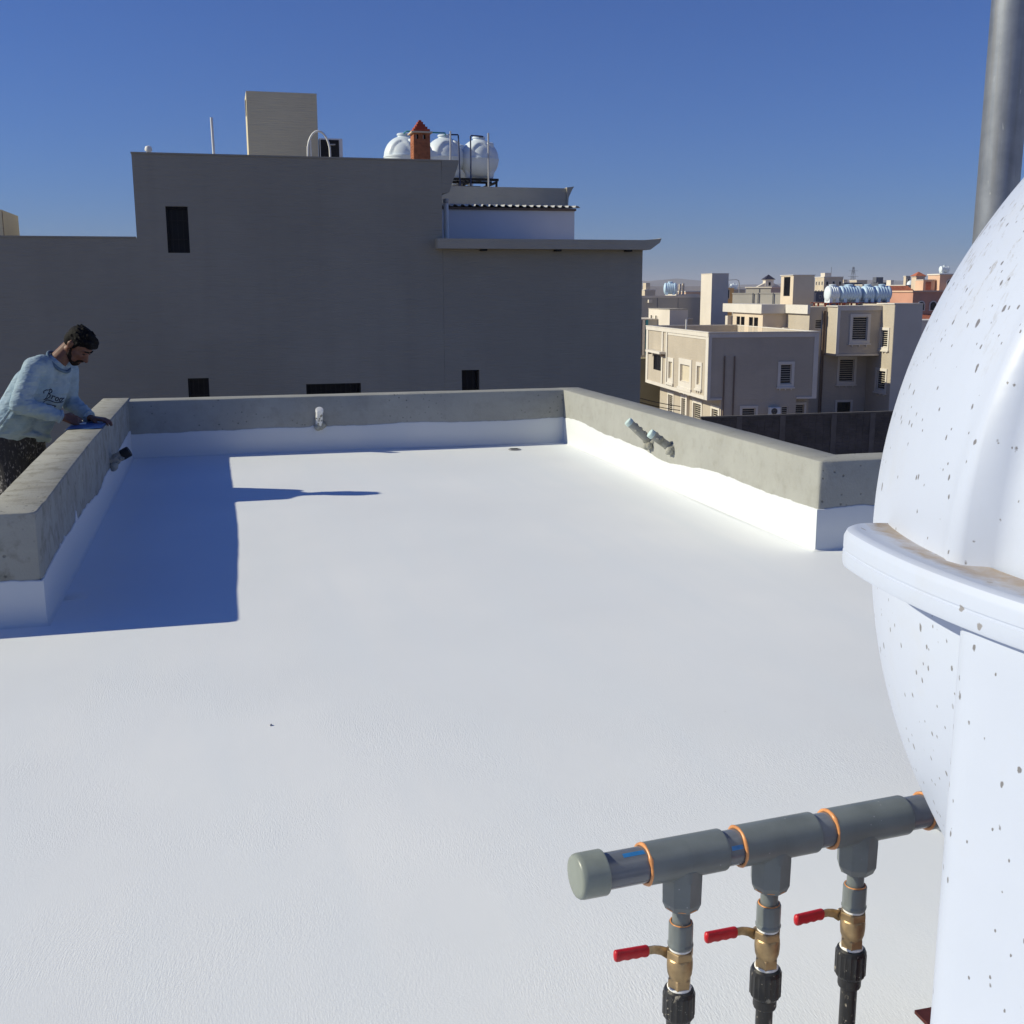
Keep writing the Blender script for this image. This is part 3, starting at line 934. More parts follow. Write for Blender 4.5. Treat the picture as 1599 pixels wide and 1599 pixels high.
BR = (0.186, 0.347, 0.514)
TE = ((0.118, 0.254), (0.283, 0.423), (0.453, 0.602))
for i, (sb, (sa, sz)) in enumerate(zip(BR, TE)):
    mb = MB()
    # run of the tee: socket, slightly slimmer waist line, socket
    mb.slathe([(0.0280, sa), (0.0322, sa + 0.0004), (0.0328, sa + 0.002), (0.0328, (sa + sz) / 2 - 0.0007), (0.0326, (sa + sz) / 2),
              (0.0328, (sa + sz) / 2 + 0.0007), (0.0328, sz - 0.0022), (0.0322, sz - 0.0005), (0.0280, sz)], H0, HD, 56)
    bx = hp(sb)
    # branch: fluted socket pointing down with an eight sided foot
    mb.slathe([(0.010, -0.084), (0.0262, -0.0838), (0.0268, -0.082), (0.0302, -0.0735), (0.0306, -0.072), (0.0312, -0.03), (0.0318, -0.012), (0.026, 0.0)],
             bx, (0, 0, 1), 48, rad=lambda a, h: (math.cos(PI / 8) ** 0.5 / math.cos(((a + 1e-4) % (PI / 4)) - PI / 8) * 1.02 if h < -0.026 else 1.0))
    tee = mb.build('tee', M['pvc'], man, smooth=38)
    glue_ring(hp(sa + 0.0005), HD, 0.0304, 0.0034, 3.1 + i, tee)
    if i < 2:
        glue_ring(bx + ZV * -0.0812, ZV, 0.0262, 0.0013, 8.4 + i, tee)
    # drop pipe and threaded adapter
    MB().slathe([(0.0135, -0.125), (0.0142, -0.124), (0.0142, -0.078), (0.0135, -0.076)], bx, (0, 0, 1), 28).build('drop_pipe', M['pvc'], man, smooth=40)
    ad = MB().slathe([(0.0145, -0.1545), (0.0188, -0.154), (0.0203, -0.1515), (0.0203, -0.1475), (0.0192, -0.146), (0.0192, -0.1135), (0.0186, -0.1115), (0.0150, -0.111)],
                    bx, (0, 0, 1), 48, rad=lambda a, h: 1 + (0.02 if math.cos(a * 12) > 0.4 else 0)).build('adapter', M['pvc'], man, smooth=38)
    glue_ring(bx + ZV * -0.1115, ZV, 0.0166, 0.0016, 1.4 + i * 2.2, ad, 36)
    MB().slathe([(0.0150, -0.159), (0.0176, -0.1585), (0.0180, -0.1565), (0.0172, -0.1545), (0.014, -0.154)], bx, (0, 0, 1), 28).build('thread_tape', M['ptfe'], man, smooth=50)
    # brass ball valve
    hexr = lambda a, h: (1.0 / max(0.001, math.cos(((a + 1e-4) % (PI / 3)) - PI / 6)) * 0.90) if (h > -0.1735 or h < -0.2085) else 1.0
    val = MB().slathe([(0.0150, -0.226), (0.0180, -0.2255), (0.0186, -0.223), (0.0186, -0.209), (0.0172, -0.2075), (0.0196, -0.200), (0.0206, -0.190),
                      (0.0206, -0.181), (0.0200, -0.1745), (0.0200, -0.1725), (0.0214, -0.171), (0.0214, -0.1605), (0.0206, -0.159), (0.0155, -0.1585)],
                     bx, (0, 0, 1), 48, rad=hexr).build('ball_valve', M['brass'], man, smooth=28)
    al = R((99, 101, 104)[i])
    A = Vector((math.cos(al), math.sin(al), 0)); L = Vector((-math.sin(al), math.cos(al), 0))
    stem = bx + ZV * -0.178
    mb = MB()
    mb.slathe([(0.0105, 0.012), (0.0105, 0.0215), (0.0062, 0.0225), (0.0062, 0.0265), (0.0078, 0.0268), (0.0078, 0.0315), (0.004, 0.0325)], stem, A, 12)
    mb.build('stem_nut', M['brass'], val, smooth=30)
    # pressed steel lever with a step, then a scalloped vinyl grip
    mb = MB()
    line = [(-0.010, 0.0245, -0.001), (0.010, 0.0245, 0.0), (0.020, 0.0262, 0.006), (0.031, 0.0275, 0.0095), (0.050, 0.0275, 0.0115)]
    hw = [0.0095, 0.0100, 0.0080, 0.0072, 0.0068]
    vs = []
    for (l, a, z), w in zip(line, hw):
        c = stem + L * l + A * a + ZV * z
        for sx, sz_ in ((-1, -1), (1, -1), (1, 1), (-1, 1)):
            vs.append(c + A * (0.0013 * sx) + ZV * (w * sz_))
    fs = [(j * 4 + k, j * 4 + (k + 1) % 4, (j + 1) * 4 + (k + 1) % 4, (j + 1) * 4 + k) for j in range(4) for k in range(4)] + [(3, 2, 1, 0), (16, 17, 18, 19)]
    mb.add(vs, fs)
    mb.build('lever', M['lever_steel'], val, smooth=25, bevel=0.0008, recalc=True)
    mb = MB(); vs = []; k = 12; NN = 34
    for j in range(NN):
        u = j / (NN - 1); l = 0.041 + 0.064 * u
        c = stem + L * l + A * 0.0275 + ZV * (0.0105 + 0.006 * u)
        e = min(1, math.sqrt(max(0, 1 - ((u - 0.5) * 2) ** 14)) + 0.12)
        sc_ = 1 - 0.16 * (0.5 + 0.5 * math.cos(u * 2 * PI * 4.0)) * (1 if u < 0.93 else 0)
        for q in range(k):
            b = 2 * PI * q / k
            zz = 0.0100 * math.sin(b); zz = zz * (sc_ if zz < 0 else 1)
            vs.append(c + A * (0.0060 * e * math.copysign(abs(math.cos(b)) ** 0.6, math.cos(b))) + ZV * (zz * e))
    fs = [(j * k + q, j * k + (q + 1) % k, (j + 1) * k + (q + 1) % k, (j + 1) * k + q) for j in range(NN - 1) for q in range(k)]
    fs += [tuple(reversed(range(k))), tuple(range((NN - 1) * k, NN * k))]
    mb.add(vs, fs)
    mb.build('lever_grip', M['red_grip'], val, smooth=60, recalc=True)
    MB().slathe([(0.0160, -0.2285), (0.0190, -0.228), (0.0196, -0.2245), (0.0184, -0.2225), (0.015, -0.222)], bx, (0, 0, 1), 28).build('thread_tape', M['ptfe'], man, smooth=50)
    # black compression union and riser
    MB().slathe([(0.0150, -0.300), (0.0185, -0.299), (0.0195, -0.296), (0.0195, -0.281), (0.0228, -0.279), (0.0250, -0.274), (0.0250, -0.236), (0.0236, -0.229), (0.0205, -0.2262), (0.0165, -0.2265)],
               bx, (0, 0, 1), 72, rad=lambda a, h: 1 + (0.045 if math.cos(a * 18) > 0.1 else 0) if -0.2745 < h < -0.2345 else 1.0).build('union_nut', M['hdpe'], man, smooth=35)
    MB().slathe([(0.0136, -0.4925), (0.0141, -0.49), (0.0141, -0.27), (0.013, -0.269)], bx, (0, 0, 1), 28).build('riser_pipe', M['hdpe'], man, smooth=40)
for s0, a_, b_, L_ in ((0.078, 62, 78, 0.036), (0.2585, 20, 34, 0.020), (0.4265, 250, 275, 0.024)):   # blue print on the pipe
    mb = MB(); vs = []
    for k in range(7):
        an = R(a_ + (b_ - a_) * k / 6)
        e = HN * math.cos(an) * -1 + ZV * math.sin(an)
        for l_ in (s0, s0 + L_): vs.append(hp(l_) + e * 0.02795)
    mb.add(vs, [(2 * k, 2 * k + 1, 2 * k + 3, 2 * k + 2) for k in range(6)])
    mb.build('print_stripe', M['blue_print'], man, smooth=180)
# elbow at the far end, turning down behind the tank
mb = MB()
mb.slathe([(0.0286, 0.645), (0.0320, 0.6455), (0.0326, 0.648), (0.0326, 0.76), (0.030, 0.762)], H0, HD, 48)
ce = hp(0.76)
mb.path([ce + HD * (0.05 * math.sin(a * PI / 16)) - ZV * (0.05 * (1 - math.cos(a * PI / 16))) for a in range(9)], 0.0326, 32)
mb.slathe([(0.030, 0.0), (0.0326, 0.001), (0.0326, 0.055), (0.0286, 0.0555)], ce + HD * 0.05 - ZV * 0.0495, (0, 0, -1), 40)
elb = mb.build('elbow', M['pvc'], man, smooth=40)
glue_ring(hp(0.6455), HD, 0.0298, 0.0030, 6.6, elb)
MB().slathe([(0.028, 0), (0.0285, 0.001), (0.0285, 0.36), (0.028, 0.361)], ce + HD * 0.05 - ZV * 0.085, (0, 0, -1), 32).build('feed_pipe', M['pvc_pipe'], man, smooth=40)

# ------------------------------------------------------------------ big white tank
TC = Vector((1.4725, 0.9068, 1.0424)); TR = 0.75
tank = thing('water_tank', 'big splashed white plastic water tank with a dirty rim, standing close on the right', 'water tank', (TC.x, TC.y, 0))
LEGS = (-155, -35, 62)
def sstep(x): x = max(0, min(1, x)); return x * x * (3 - 2 * x)
def tank_r(az, lat):
    r = TR
    if lat > 0:
        for a0 in LEGS:
            d = abs((az - a0 + 180) % 360 - 180)
            if lat < 60:
                w = 30.5 * (max(0, 1 - (lat / 60) ** 2)) ** 0.55
                w = w / max(0.3, math.cos(R(lat))) ** 0.5
                x = (w - d) / 2.8
                r -= 0.034 * sstep(x) * sstep((60 - lat) / 10)
                r += 0.006 * math.exp(-((x + 0.15) / 0.35) ** 2) * sstep((60 - lat) / 20)
                # a soft crease inside the recess
                r += 0.006 * math.exp(-((x - 2.6 - lat * 0.05) / 0.7) ** 2) * sstep((50 - lat) / 20)
    return r
mb = MB(); NA, NL = 300, 150; vs = []
for j in range(NL + 1):
    lat = -89.5 + 179 * j / NL
    for i in range(NA):
        az = 360 * i / NA
        r = tank_r(az, lat)
        vs.append(TC + Vector((r * math.cos(R(lat)) * math.cos(R(az)), r * math.cos(R(lat)) * math.sin(R(az)), r * math.sin(R(lat)))))
fs = [(j * NA + i, j * NA + (i + 1) % NA, (j + 1) * NA + (i + 1) % NA, (j + 1) * NA + i) for j in range(NL) for i in range(NA)]
fs += [tuple(reversed(range(NA))), tuple(range(NL * NA, (NL + 1) * NA))]
mb.add(vs, fs)
mb.build('body', M['tank'], tank, smooth=180, origin=TC)
def rim_r(az):
    d = min(abs((az - a0 + 180) % 360 - 180) for a0 in LEGS)
    return 0.7465 + 0.0805 * math.sin(PI / 2 * max(0.0, min(1.0, (46 - d) / 8.5)))
RIMP = [(None, 0.0400), (None, 0.0395), (-0.030, 0.0470), (-0.016, 0.0535), (-0.009, 0.0548), (-0.0035, 0.0525), (-0.0006, 0.0470), (0.0, 0.0440), (0.0, 0.0325), (-0.0010, 0.0315),
        (-0.0010, 0.0300), (0.0003, 0.0290), (0.0005, 0.0170), (-0.0008, 0.0130), (-0.0030, 0.0118), (None, 0.0118)]
mb = MB(); vs = []; NR_ = 480
for i in range(NR_):
    az = 360 * i / NR_
    ro = rim_r(az)
    for k, (o, z) in enumerate(RIMP):
        f_ = (ro - 0.745) / 0.082
        r = (0.7465 if k == 1 else 0.725) if o is None else ro + o * f_
        zz_ = 0.040 + (z - 0.040) * max(0.0, min(1.0, f_)) if z > 0.040 else z
        vs.append(TC + Vector((r * math.cos(R(az)), r * math.sin(R(az)), zz_)))
m = len(RIMP)
fs = [(i * m + k, ((i + 1) % NR_) * m + k, ((i + 1) % NR_) * m + (k + 1) % m, i * m + (k + 1) % m) for i in range(NR_) for k in range(m)]
mb.add(vs, fs)
mb.build('rim', M['tank_rim'], tank, smooth=35, origin=TC, recalc=True)
for a0 in LEGS:
    mb = MB(); vs = []
    prof = []
    hw = 26.0; n = 48
    for i in range(n + 1):                       # outer face with rounded corners
        u = -1 + 2 * i / n
        rr = 0.815 - 0.055 * max(0, (abs(u) - 0.80) / 0.20) ** 2.4
        prof.append((a0 + hw * u, rr))
    for i in range(9):
        prof.append((a0 + (hw - 1.0) * (1 - i / 4), 0.665))
    for z in (0.001, 0.02, 0.3, 0.6, TC.z + 0.0112):
        for a, r in prof:
            vs.append((TC.x + r * math.cos(R(a)), TC.y + r * math.sin(R(a)), z))
    m = len(prof)
    fs = [(j * m + i, j * m + (i + 1) % m, (j + 1) * m + (i + 1) % m, (j + 1) * m + i) for j in range(4) for i in range(m)]
    fs += [tuple(reversed(range(m))), tuple(range(4 * m, 5 * m))]
    mb.add(vs, fs)
    mb.build('leg', M['tank'], tank, smooth=50, origin=TC, recalc=True)
lid = MB().lathe([(0.20, 0.0), (0.235, 0.0), (0.235, 0.09), (0.26, 0.092), (0.262, 0.125), (0.24, 0.15), (0.1, 0.165), (0.02, 0.166)], TC + Vector((0, 0, 0.70)), n=60)
lid.build('lid', M['tank'], tank, smooth=40, origin=TC)

# red steel support under the tank
st = thing('steel_stand', 'red oxide painted steel support frame under the big white tank', 'stand', (TC.x, TC.y, 0))
x0, x1, y0, y1 = 1.070, 1.893, 0.45, 1.425
def beam(p, q, name='beam', h=0.06, w=0.05):
    p = Vector(p); q = Vector(q); d = (q - p).normalized(); s_ = Vector((-d.y, d.x, 0))
    mb = MB()
    for off, zz, ww, hh in ((0, 0.197, w, 0.006), (0, 0.197 - h, w, 0.006)):
        vs = [p + s_ * a + ZV * (zz + b) for a, b in ((-ww / 2, 0), (ww / 2, 0), (ww / 2, hh), (-ww / 2, hh))] + [q + s_ * a + ZV * (zz + b) for a, b in ((-ww / 2, 0), (ww / 2, 0), (ww / 2, hh), (-ww / 2, hh))]
        mb.add(vs, [(0, 1, 5, 4), (1, 2, 6, 5), (2, 3, 7, 6), (3, 0, 4, 7), (3, 2, 1, 0), (4, 5, 6, 7)])
    vs = [p + s_ * a + ZV * b for a, b in ((-.003, 0.143), (.003, 0.143), (.003, 0.197), (-.003, 0.197))] + [q + s_ * a + ZV * b for a, b in ((-.003, 0.143), (.003, 0.143), (.003, 0.197), (-.003, 0.197))]
    mb.add(vs, [(0, 1, 5, 4), (1, 2, 6, 5), (2, 3, 7, 6), (3, 0, 4, 7), (3, 2, 1, 0), (4, 5, 6, 7)])
    mb.build(name, M['red_oxide'], st, recalc=True)
beam((x0, y0, 0), (x0, y1, 0)); beam((x1, y0, 0), (x1, y1, 0))
beam((x0 + .026, y0 + .03, 0), (x1 - .026, y0 + .03, 0)); beam((x0 + .026, y1 - .03, 0), (x1 - .026, y1 - .03, 0))
for x in (x0 + .0, x1):
    for y in (y0 + .03, y1 - .03):
        mb = MB(); mb.box(x - .02, x + .02, y - .02, y + .02, 0.001, 0.136)
        mb.build('leg', M['red_oxide'], st)
mb = MB(); mb.lathe([(0.12, 0.2035), (0.12, 0.25), (0.2, 0.30), (0.02, 0.292)], (TC.x, TC.y, 0), n=32)
mb.box(TC.x - .03, TC.x + .03, y0 + .06, y1 - .06, 0.15, 0.203)
mb.build('saddle', M['red_oxide'], st)

# ------------------------------------------------------------------ building helpers
def shell(mb, F, u0, u1, z0, z1, D, holes=(), depth=0.25):
    """solid block whose front face (d = 0) has real openings"""
    if not holes:
        mb.fbox(F, u0, u1, 0, D, z0, z1); return mb
    mb.fbox(F, u0, u1, depth + 0.02, D, z0, z1)
    mb.facade(F, u0, u1, z0, z1, holes, depth)
    P = F.P; d = depth + 0.02
    for a, b in (((u0, z0), (u0, z1)), ((u1, z1), (u1, z0)), ((u0, z1), (u1, z1)), ((u1, z0), (u0, z0))):
        mb.add([P(a[0], 0, a[1]), P(b[0], 0, b[1]), P(b[0], d, b[1]), P(a[0], d, a[1])], [(0, 1, 2, 3)])
    return mb

def window(parent, F, h, depth, style='bars', trim=None, tw=0.12, sill=True, mat_trim=None):
    """a window in an opening h = (u0, u1, z0, z1): frame, pane, bars or louvres as sub-parts"""
    u0, u1, z0, z1 = h
    w = u1 - u0; hh = z1 - z0
    mt = mat_trim or M['trim']
    e = 0.002 / F.sc
    mb = MB()
    f = 0.05 / F.sc if style != 'bars' else 0.04
    f = min(f, w * 0.12)
    fm = M['black_metal'] if style in ('bars', 'dark') else mt
    dd = depth - 0.02 / F.sc
    d0 = depth * 0.35
    mb.fbox(F, u0 + e, u0 + f, d0, dd, z0 + e, z1 - e); mb.fbox(F, u1 - f, u1 - e, d0, dd, z0 + e, z1 - e)
    mb.fbox(F, u0 + f, u1 - f, d0, dd, z1 - f, z1 - e); mb.fbox(F, u0 + f, u1 - f, d0, dd, z0 + e, z0 + f)
    win = mb.build('window', fm, parent)
    mb = MB(); mb.fbox(F, u0 + f, u1 - f, dd - 0.02 / F.sc, dd - 0.005 / F.sc, z0 + f, z1 - f)
    mb.build('pane', M['shutter'] if style == 'shutter' else M['dark_glass'], win)
    if style in ('bars', 'dark'):
        mb = MB(); n = max(2, int(w / 0.11)) if style == 'bars' else 3
        for k in range(1, n):
            u = u0 + w * k / n
            mb.fbox(F, u - 0.008, u + 0.008, d0 * 0.6, d0 * 0.6 + 0.016, z0 + e, z1 - e)
        for k in (0.3, 0.7):
            z = z0 + hh * k
            mb.fbox(F, u0 + e, u1 - e, d0 * 0.6 + 0.017, d0 * 0.6 + 0.03, z - 0.008, z + 0.008)
        tag(mb.build('bars', M['black_metal'], win), kind='stuff')
    if style == 'louvre':
        mb = MB(); n = max(5, int(hh / 0.085 + 0.5))
        P = F.P
        for k in range(n):
            z = z0 + f + (hh - 2 * f) * k / n; s_ = (hh - 2 * f) / n
            mb.add([P(u0 + f, d0 + .25 * s_, z), P(u1 - f, d0 + .25 * s_, z), P(u1 - f, d0 + 1.0 * s_, z + 0.55 * s_), P(u0 + f, d0 + 1.0 * s_, z + 0.55 * s_),
                    P(u0 + f, d0 + .25 * s_, z + .14 * s_), P(u1 - f, d0 + .25 * s_, z + .14 * s_), P(u1 - f, d0 + 1.0 * s_, z + 0.69 * s_), P(u0 + f, d0 + 1.0 * s_, z + 0.69 * s_)],
                   [(0, 3, 2, 1), (4, 5, 6, 7), (0, 1, 5, 4), (1, 2, 6, 5), (2, 3, 7, 6), (3, 0, 4, 7)])
        tag(mb.build('louvres', M['louvre'], win), kind='stuff')
    if trim:
        mb = MB(); t = tw; o = trim
        mb.fbox(F, u0 - t, u0 - e, -o, -e, z0 - t, z1 + t); mb.fbox(F, u1 + e, u1 + t, -o, -e, z0 - t, z1 + t)
        mb.fbox(F, u0 - e, u1 + e, -o, -e, z1 + e, z1 + t); mb.fbox(F, u0 - e, u1 + e, -o, -e, z0 - t, z0 - e)
        if sill:
            mb.fbox(F, u0 - t * 1.3, u1 + t * 1.3, -o * 2.2, -e, z0 - t * 1.55, z0 - t - e)
            for k in (0.15, 0.5, 0.85):
                u = u0 - t + (w + 2 * t) * k
                mb.fbox(F, u - t * .2, u + t * .2, -o * 1.6, -e, z0 - t * 2.1, z0 - t * 1.55 - e)
        mb.build('frame', mt, win)
    return win

def ac_unit(label, F, u0, u1, z0, z1, dep, group=None, dark=False):
    """split air conditioner outdoor box, fan side at d = 0"""
    t = thing('air_conditioner', label, 'air conditioner', F.P((u0 + u1) / 2, dep / 2, z0), group)
    w = u1 - u0; h = z1 - z0
    MB().fbox(F, u0, u1, 0.02 * w, dep, z0, z1).build('casing', M['white_plastic'], t, bevel=0.01 * F.sc * w)
    c = u0 + w * 0.40; r = min(h * 0.42, w * 0.34)
    mb = MB()
    n = F.n
    if dark:
        mb.fbox(F, u0 + .04 * w, u1 - .16 * w, 0, 0.019 * w, z0 + .06 * h, z1 - .06 * h)
        mb.build('coil', M['black_metal'], t)
        mb = MB()
        for k in range(1, 12):
            z = z0 + .06 * h + .88 * h * k / 12
            mb.fbox(F, u0 + .04 * w, u1 - .16 * w, -0.012 * w, -0.001 * w, z - .004 * h, z + .004 * h)
        tag(mb.build('fins', M['black_metal'], t), kind='stuff')
    else:
        o = F.P(c, 0.018 * w, z0 + h * 0.5)
        mb.lathe([(r * F.sc, 0), (r * F.sc, 0.012 * w * F.sc), (r * .9 * F.sc, 0.014 * w * F.sc)], o, -Vector(n), 24)
        mb.build('fan_hole', M['black_metal'], t)
        mb = MB()
        for k in range(4):
            rr = r * (k + 1) / 4 * F.sc
            pts = [F.P(c, -0.01 * w, z0 + h * .5) + Vector(F.u) * rr * math.cos(a * PI / 12) + ZV * rr * math.sin(a * PI / 12) for a in range(25)]
            mb.path(pts, 0.006 * w * F.sc, 4)
        tag(mb.build('fan_guard', M['grey_metal'], t), kind='stuff')
    return t

# ------------------------------------------------------------------ grey building across the street
bA = thing('apartment_building', 'large grey ribbed stucco building behind the far parapet, nearly windowless, with a stepped roofline', 'building', (2.0, 33.0, GZ))
FA = Frame((0, 26, 0), (1, 0, 0), (0, 1, 0))
W_BIG = (-0.995, -0.533, 2.213, 3.193)
W1 = (-0.743, -0.29, -1.75, -0.509); W2 = (1.851, 3.101, -1.75, -0.698); W3 = (5.483, 5.913, -1.75, -0.452)
W0 = (-4.85, -4.63, -2.7, -2.07)
mb = MB(); shell(mb, FA, -1.62, 5.07, GZ, 4.262, 12, [W_BIG, W1, W2])
mb.build('main_wall', M['stucco_grey'], bA, recalc=False)
mb = MB(); shell(mb, FA, -14, -1.6203, GZ, 2.515, 12, [W0])
mb.build('left_wing_wall', M['stucco_grey'], bA)
mb = MB(); shell(mb, FA, 5.074, 9.97, GZ, 2.33, 12, [W3])
mb.build('right_wing_wall', M['stucco_grey'], bA)
for h in (W_BIG, W1, W2, W3, W0):
    window(bA, FA, h, 0.25, 'bars')
# thin caps and the flared cornices
MB().box(-1.635, 5.075, 25.985, 26.22, 4.264, 4.300).build('parapet_cap', M['stucco_grey'], bA)
MB().box(-14, -1.64, 25.985, 26.22, 2.517, 2.550).build('parapet_cap', M['stucco_grey'], bA)
mb = MB(); pl = [(5.0702, 3.56), (5.25, 3.60), (5.47, 4.24), (5.47, 4.30), (5.078, 4.30)]
mb.prism(pl, lambda p: (p[0], 26.0, p[1]), lambda p: (p[0], 37.9, p[1]))
mb.build('cornice', M['stucco_grey'], bA, recalc=True)
mb = MB()
pl = [(4.90, 2.332), (10.06, 2.332), (10.30, 2.50), (10.34, 2.60), (10.28, 2.585), (9.9, 2.555), (4.90, 2.555)]
mb.prism(pl, lambda p: (p[0], 25.72, p[1]), lambda p: (p[0], 25.996, p[1]))
pl2 = [(5.08, 2.334)] + pl[1:6] + [(5.08, 2.555)]
mb.prism(pl2, lambda p: (p[0], 25.996, p[1]), lambda p: (p[0], 38.0, p[1]))
mb.build('roof_ledge', M['stucco_light'], bA, recalc=True)
for u in (5.94, 7.73, 9.49):
    MB().box(u, u + 0.14, 25.80, 25.99, 2.285, 2.331).build('ledge_bracket', M['black_metal'], bA)
# upper storey set back on the right: white wall, corrugated lean-to, grey wall with flared cornice
MB().box(5.075, 9.51, 30, 33.0, 2.556, 3.50).build('white_wall', M['white_wall'], bA)
MB().box(5.075, 9.54, 29.94, 30.06, 3.502, 3.56).build('edge_beam', M['brown_pipe'], bA)
mb = MB(); vs = []; pr = []
for k in range(23):
    x = 5.08 + k * 0.198
    pr += [(x, 3.575), (x + 0.05, 3.575), (x + 0.07, 3.625), (x + 0.13, 3.618), (x + 0.188, 3.575)]
nn = len(pr)
for y, dz in ((29.86, 0.0), (32.98, 0.16)):
    for x, z in pr: vs.append((x, y, z + dz))
    for x, z in pr: vs.append((x, y, z + dz + 0.012))
fs = []
for i in range(nn - 1):
    fs += [(i, i + 1, 2 * nn + i + 1, 2 * nn + i), (nn + i, 3 * nn + i, 3 * nn + i + 1, nn + i + 1), (i, nn + i, nn + i + 1, i + 1), (2 * nn + i, 2 * nn + i + 1, 3 * nn + i + 1, 3 * nn + i)]
mb.add(vs, fs)
mb.build('corrugated_roof', M['corrugated'], bA, smooth=30)
MB().box(5.075, 10.20, 33.004, 38.0, 2.556, 4.37).build('upper_wall', M['stucco_light'], bA)
mb = MB(); pl = [(10.204, 3.72), (10.24, 3.72), (10.26, 4.10), (10.37, 4.33), (10.43, 4.42), (10.204, 4.39)]
mb.prism(pl, lambda p: (p[0], 32.95, p[1]), lambda p: (p[0], 37.99, p[1]))
mb.build('cornice', M['stucco_light'], bA, recalc=True)
# stair head blocks
MB().box(0.971, 2.765, 31.0, 32.25, 4.263, 6.44).build('stair_head', M['stucco_pale'], bA)
MB().box(0.958, 0.970, 31.35, 31.65, 5.9, 6.28).build('vent_opening', M['black_metal'], bA)
MB().box(-9.5, -4.935, 30.0, 32.4, 2.516, 3.34).build('stair_head', M['stucco_pale'], bA)
MB().box(-4.934, -4.925, 30.03, 30.09, 2.6, 3.3).build('drain_pipe', M['brown_pipe'], bA)

# things on its roof
t = thing('vent_pipe', 'short pale vent with a rounded cap at the left end of the grey roofline', 'vent', (-1.286, 26.4, 4.263))
MB().lathe([(0.05, 0.0), (0.05, 0.10), (0.075, 0.105), (0.08, 0.15), (0.06, 0.20), (0.02, 0.215)], (-1.286, 26.4, 4.263), n=16).build('pipe', M['white_plastic'], t, smooth=40)
t = thing('roof_rod', 'thin pale upright pipe standing alone on the grey roof left of the stair block', 'pipe', (0.08, 26.5, 4.263))
MB().cone((0.08, 26.5, 4.263), (0.066, 26.5, 5.12), 0.030, 0.028, 12).build('pipe', M['white_plastic'], t, smooth=40)
t = thing('vent_pipe', 'white vent pipe in front of the white wall under the corrugated roof', 'vent', (5.40, 27.2, 2.557))
MB().lathe([(0.062, 0), (0.062, 0.28), (0.066, 0.282), (0.066, 0.40), (0.060, 0.402), (0.060, 0.93), (0.05, 0.95), (0.03, 0.955)], (5.40, 27.2, 2.557), n=18).build('pipe', M['white_plastic'], t, smooth=40)
MB().lathe([(0.064, 0.88), (0.068, 0.885), (0.068, 0.97), (0.05, 0.985)], (5.40, 27.2, 2.557), n=18).build('cap', M['grey_metal'], t, smooth=40)
t = thing('hoop_pipe', 'white pipe bent into a hoop on the grey roof beside the stair block', 'pipe', (2.6, 29, 4.263))
pts = [(2.335, 29, 4.263), (2.32, 29, 4.6)] + [(2.595 - 0.275 * math.cos(a * PI / 12) , 29, 4.72 + 0.52 * math.sin(a * PI / 12)) for a in range(1, 12)] + [(2.865, 29, 4.7), (2.865, 29, 4.263)]
MB().path(pts, 0.026, 10).build('pipe', M['white_plastic'], t, smooth=60)
MB().cone((2.865, 29, 4.93), (3.0, 29, 4.935), 0.018, 0.014, 8).build('valve', M['grey_metal'], t)
MB().cone((2.40, 29, 4.263), (2.40, 29, 5.02), 0.016, 0.016, 8).build('support_rod', M['white_plastic'], t)
FAC = Frame((0, 31.0, 0), (1, 0, 0), (0, 1, 0))
ac_unit('dark faced air conditioner box on the grey roof, right against the stair block', FAC, 2.80, 3.40, 4.70, 5.335, 0.35, dark=True)
MB().box(2.80, 3.40, 31.02, 31.3, 4.263, 4.69).build('plinth', M['roof_cement'], None)
tag(bpy.data.objects['plinth'], 'small cement plinth under the dark air conditioner on the grey roof', 'plinth')

ch = thing('chimney', 'red brick chimney with a stepped brick crown on the grey roof', 'chimney', (5.165, 29.2, 4.263))
x0c, x1c, y0c, y1c = 4.957, 5.376, 29.0, 29.5
FC = Frame((x0c, y0c, 0), (1, 0, 0), (0, 1, 0))
hol = [(0.055, 0.125, 5.13, 5.24), (0.235, 0.305, 5.13, 5.24)]
mb = MB(); shell(mb, FC, 0, x1c - x0c, 4.263, 5.272, y1c - y0c, hol, 0.12)
shaft = mb.build('shaft', M['brick'], ch)
for h in hol:
    mb = MB(); mb.fbox(FC, h[0] + .002, h[1] - .002, 0.085, 0.115, h[2] + .002, h[3] - .002)
    mb.build('flue', M['black_metal'], shaft)
    mb = MB(); mb.fbox(FC, h[0] + .002, h[0] + .03, 0.05, 0.083, h[2] + .002, h[3] - .002)
    mb.build('flue_liner', M['trim'], shaft)
for k in range(15):                          # course lines standing a little proud
    z = 4.30 + k * 0.066
    if z > 5.05: break
    mb = MB()
    n = 3
    for j in range(n):
        off = 0.07 * (k % 2)
        a = x0c + 0.004 + off + j * 0.14; b = min(a + 0.132, x1c - 0.004)
        if b - a > 0.03: mb.box(a, b, y0c - 0.006, y0c - 0.001, z, z + 0.056)
    for j in range(3):
        a = y0c + 0.01 + 0.08 * (k % 2) + j * 0.16; b = min(a + 0.15, y1c - 0.006)
        if b - a > 0.03: mb.box(x0c - 0.006, x0c - 0.001, a, b, z, z + 0.056)
    tag(mb.build('brick_course', M['brick'], ch), kind='stuff')
MB().box(x0c - 0.06, x1c + 0.055, y0c - 0.05, y1c + 0.05, 5.274, 5.312).build('cap_slab', M['cream'], ch)
for k, (a, b) in enumerate(((0.0, 0.385), (0.055, 0.448), (0.105, 0.505), (0.150, 0.565))):
    z0 = 5.314 + k * 0.062
    MB().box(x0c + a * 0.9, x1c - a * 0.98, y0c + a * 0.9, y1c - a * 0.98, z0, z0 + 0.0605).build('crown_course', M['brick_dark'], ch)
